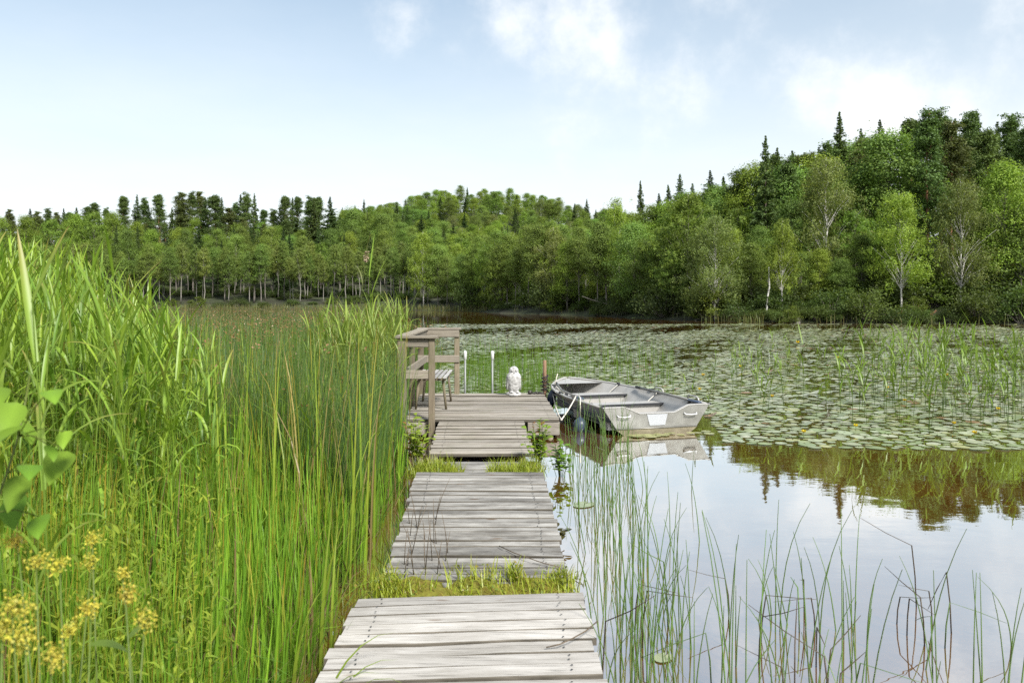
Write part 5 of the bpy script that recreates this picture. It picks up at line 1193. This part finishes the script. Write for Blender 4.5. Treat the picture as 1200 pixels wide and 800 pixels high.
# ------------------------------------------------------------------ lily pads
def pad_poly(n=14):
    a = np.linspace(.16, 2 * PI - .16, n); r = 1 + rng.normal(size=n) * .025
    return np.concatenate([[[0.12, 0]], np.stack([np.cos(a) * r, np.sin(a) * r * .88], -1)], 0)
def pads():
    # clumpy scatter over the lake, denser near the front edge of the field
    N = 140000
    d = 9.75 / (1 - U(0, 1, N) * (1 - 9.75 / 58)); d = 9.75 + (58 - 9.75) * U(0, 1, N) ** 1.35
    x = U(505, 1260, N); X = (x - HX) * d / FPX
    # field noise
    f = np.zeros(N)
    for k in range(7):
        w = rng.normal(size=2) * (.35 + .28 * k); ph = rng.uniform(0, 2 * PI); f += np.sin(X * w[0] + d * w[1] + ph) / (1 + .35 * k)
    f = (f - f.mean()) / f.std()
    want = np.interp(d, [9.5, 11, 14, 20, 30, 45, 58], [.56, .61, .60, .53, .45, .36, .28])
    lane = np.interp(d * FPX ** 0, [0, 1], [0, 0])
    keep = (f + rng.normal(size=N) * .85) > np.interp(want, [.2, .9], [.75, -1.3])
    front = np.interp(x, [505, 640, 830, 850, 940, 1000, 1200, 1260], [14.0, 13.9, 12.6, 10.3, 9.95, 9.9, 9.85, 9.8]) + rng.normal(size=N) * .12
    keep &= d > front
    # keep clear of platform and boat
    keep &= ~((X > -2.2) & (X < .75) & (d < 13.9))
    bx = (X - BX) * -math.sin(BA) + (d - BY) * math.cos(BA); by = (X - BX) * math.cos(BA) + (d - BY) * math.sin(BA)
    keep &= ~((np.abs(by) < 1.0) & (bx > -.05) & (bx < 3.8))
    keep &= shore_dist(X, d) < -.3
    X, d = X[keep], d[keep]
    # thin by weight so that world density follows the area of the view cone
    wgt = rng.uniform(size=len(X)) < np.clip(d / 30, .55, 1); X, d = X[wgt], d[wgt]
    # drop pads that would lie on others
    cell = {}; ok = []
    order = rng.permutation(len(X)); rad = (.045 + .082 * U(0, 1, len(X)) ** 1.1) * np.interp(d, [10, 30, 58], [1, 1.15, 1.5])
    for i in order:
        cx, cy_ = int(X[i] // .42), int(d[i] // .42); clash = False
        for a in (-1, 0, 1):
            for b in (-1, 0, 1):
                for j in cell.get((cx + a, cy_ + b), ()):
                    if (X[i] - X[j]) ** 2 + (d[i] - d[j]) ** 2 < (.80 * (rad[i] + rad[j])) ** 2: clash = True
        if not clash: cell.setdefault((cx, cy_), []).append(i); ok.append(i)
    ok = np.array(ok); X, d, rad = X[ok], d[ok], rad[ok]
    o = np.argsort(d); X, d, rad = X[o], d[o], rad[o]
    print('pads', len(X))
    PC = [(.29, .33, .19), (.33, .36, .23), (.24, .29, .13), (.36, .375, .26), (.29, .30, .13)]
    protos = []
    for i in range(8):
        mb = MB(); p = pad_poly(); n = len(p); lift = .03 * (np.hypot(p[:, 0], p[:, 1]) ** 2) * rng.uniform(0, .5); lift += rng.normal(size=n) * .006
        c = np.array(PC[i % 5]); V = np.concatenate([p, lift[:, None]], 1); mb.add(V, [(0, k, k + 1) for k in range(1, n - 1)], c * rng.uniform(.9, 1.15)); protos.append(mb.mesh('lily_pad', M['pad'], True, True))
    for i in range(min(290, len(X))):
        tag(obj('lily_pad', protos[int(rng.integers(8))], None, None, (X[i], d[i], .008 + rng.uniform(0, .012)), (rng.normal() * .03, rng.normal() * .03, rng.uniform(0, 2 * PI)), (rad[i],) * 3), 'round pale green lily pad floating at the open edge of the pad field', 'lily pad', 'lily pads at the open edge of the field')
    # the rest as one sheet of separate pads
    s = slice(290, None); X2, d2, r2 = X[s], d[s], rad[s]; n = len(X2)
    a = np.linspace(.18, 2 * PI - .18, 10); th = U(0, 2 * PI, n)
    ca = np.cos(a[None] + th[:, None]); sa = np.sin(a[None] + th[:, None]); tx, ty = rng.normal(size=(2, n, 1)) * .05
    stand = np.where(U(0, 1, n) < .10, U(.2, .6, n), 0)[:, None]     # a few pads are lifted at one edge
    ring = np.stack([X2[:, None] + ca * r2[:, None], d2[:, None] + sa * r2[:, None], .010 + U(0, .014, n)[:, None] + (ca * tx + sa * ty) * r2[:, None] * .5 + np.maximum(0, ca) * stand * r2[:, None]], -1)
    cen = np.stack([X2 + np.cos(th) * r2 * .1, d2 + np.sin(th) * r2 * .1, np.full(n, .014)], -1)[:, None]
    V = np.concatenate([cen, ring], 1); b = np.arange(n)[:, None] * 11 + np.arange(1, 10)[None]; z = np.arange(n)[:, None] * 11 + 0 * b
    F = np.stack([z, b, b + 1], -1).reshape(-1, 3)
    col = np.asarray(PC)[rng.integers(0, 5, n)] * rng.uniform(.8, 1.2, (n, 1)); br = U(0, 1, n) < .02; col[br] = (.25, .14, .05)
    mb = MB(); mb.add(V.reshape(-1, 3), F, np.repeat(col, 11, 0)); tag(obj('lily_pad_field', mb.mesh('lily_pad_field', M['pad'], False, True)), 'wide field of lily pads reaching across the lake', 'lily pads', kind='stuff')
    # strays in the near water
    for (x, d_, r_, lab) in ((684, 7.15, .10, 'single long lily pad floating beside the grey dock section'), (777, 4.1, .05, 'small lone lily pad between rushes'), (760, 3.6, .045, 'small sunken lily pad at the foot of rushes')):
        tag(obj('lily_pad', protos[0], None, None, (px(x, d_), d_, .006), (0, 0, 1), (r_ * 1.25, r_, r_)), lab, 'lily pad')
    for i in range(22):
        xx, dd = bl(rng.uniform(-.25, -.04), rng.uniform(-.75, .5), 0)[:2]; tag(obj('lily_pad', protos[4], None, None, (xx, dd, .006 + .001 * i * .5), (0, 0, rng.uniform(0, 6)), (rng.uniform(.05, .09),) * 3), 'small yellowing lily pad pressed against the boat stern', 'lily pad', 'yellowing pads at the boat stern')
    # yellow water lily flowers
    fp = MB(); 
    for k in range(6):
        a0 = k * PI / 3; c = np.array([(.62, .46, .02)]); ribbons(fp, np.array([[0, 0, 0.]]), a0, R(15), R(85), .05, .034, 4, c, c, 1, 'oval')
    fp = fp.mesh('lily_flower', M['petal'], True, True); stk = MB(); pathtube(stk, [(0, 0, -.12), (0, 0, .0)], .004, 5, col=(.12, .18, .03)); stk = stk.mesh('lily_stalk', M['reed'], True, True)
    for (x, y) in ((1003, 500), (1118, 497), (1142, 508), (942, 507), (824, 440), (820, 457), (983, 420), (868, 430), (1040, 455), (905, 465), (1060, 470), (1170, 480), (935, 402), (1110, 440)):
        d_ = FPX * (EYE - .07) / (y - HY); r = thing('water_lily', 'small yellow water lily flower above the pads', 'flower', (px(x, d_), d_, .075), rng.uniform(0, 6), 'yellow water lilies'); s_ = max(1, d_ / 14)
        obj('petals', fp, None, r, scale=(s_,) * 3); obj('stalk', stk, None, r)
pads()

# thin dry stems fallen on the grey section
def twigs():
    for (x0, y0, x1, y1, lab) in ((585, 635, 655, 655, 'curved dry rush lying across the grey dock boards'), (655, 655, 684, 672, 'end of a green rush lying at the dock edge grass'), (640, 758, 700, 738, 'thin green rush lying over the edge of the pale boards')):
        d0, d1 = FPX * (EYE - .23) / (y0 - HY), FPX * (EYE - .23) / (y1 - HY)
        if y0 > 700: d0, d1 = FPX * 1.49 / (y0 - HY), FPX * 1.49 / (y1 - HY)
        z0 = .36 if y0 > 700 else .15 + (d0 - 4.72) * .075 + .012; z1 = .40 if y0 > 700 else .15 + (d1 - 4.72) * .075 + .016
        a = np.array([px(x0, d0), d0, z0]); b = np.array([px(x1, d1), d1, z1]); m_ = (a + b) / 2 + np.array([0, -.05, .004])
        mb = MB(); pathtube(mb, [a, (a + m_) / 2 + np.array([.0, -.015, 0]), m_, (m_ + b) / 2 + np.array([0, -.015, .0]), b], .003, 5); tag(obj('fallen_rush', mb.mesh('fallen_rush', M['dry_twig'] if y0 < 700 else M['dry_twig'], True)), lab, 'twig')
    for i in range(24):
        d = rng.uniform(4.85, 5.9); x = rng.uniform(468, 530); X = px(x, d); h = rng.uniform(.1, .34)
        mb = MB(); az = rng.normal() * .25; pathtube(mb, [(0, 0, -.01), (az * h * .4, 0, h * .5), (az * h, rng.normal() * .03, h)], [.0028, .0024, .001], 4)
        tag(obj('dead_stalk', mb.mesh('dead_stalk', M['dry_twig'], True), None, None, (X, d, .15 + (d - 4.72) * .075)), 'thin dark dead stalk sticking up through the grey dock boards', 'stalk', 'dead stalks on the grey dock boards')
twigs()
bpy.context.view_layer.update()
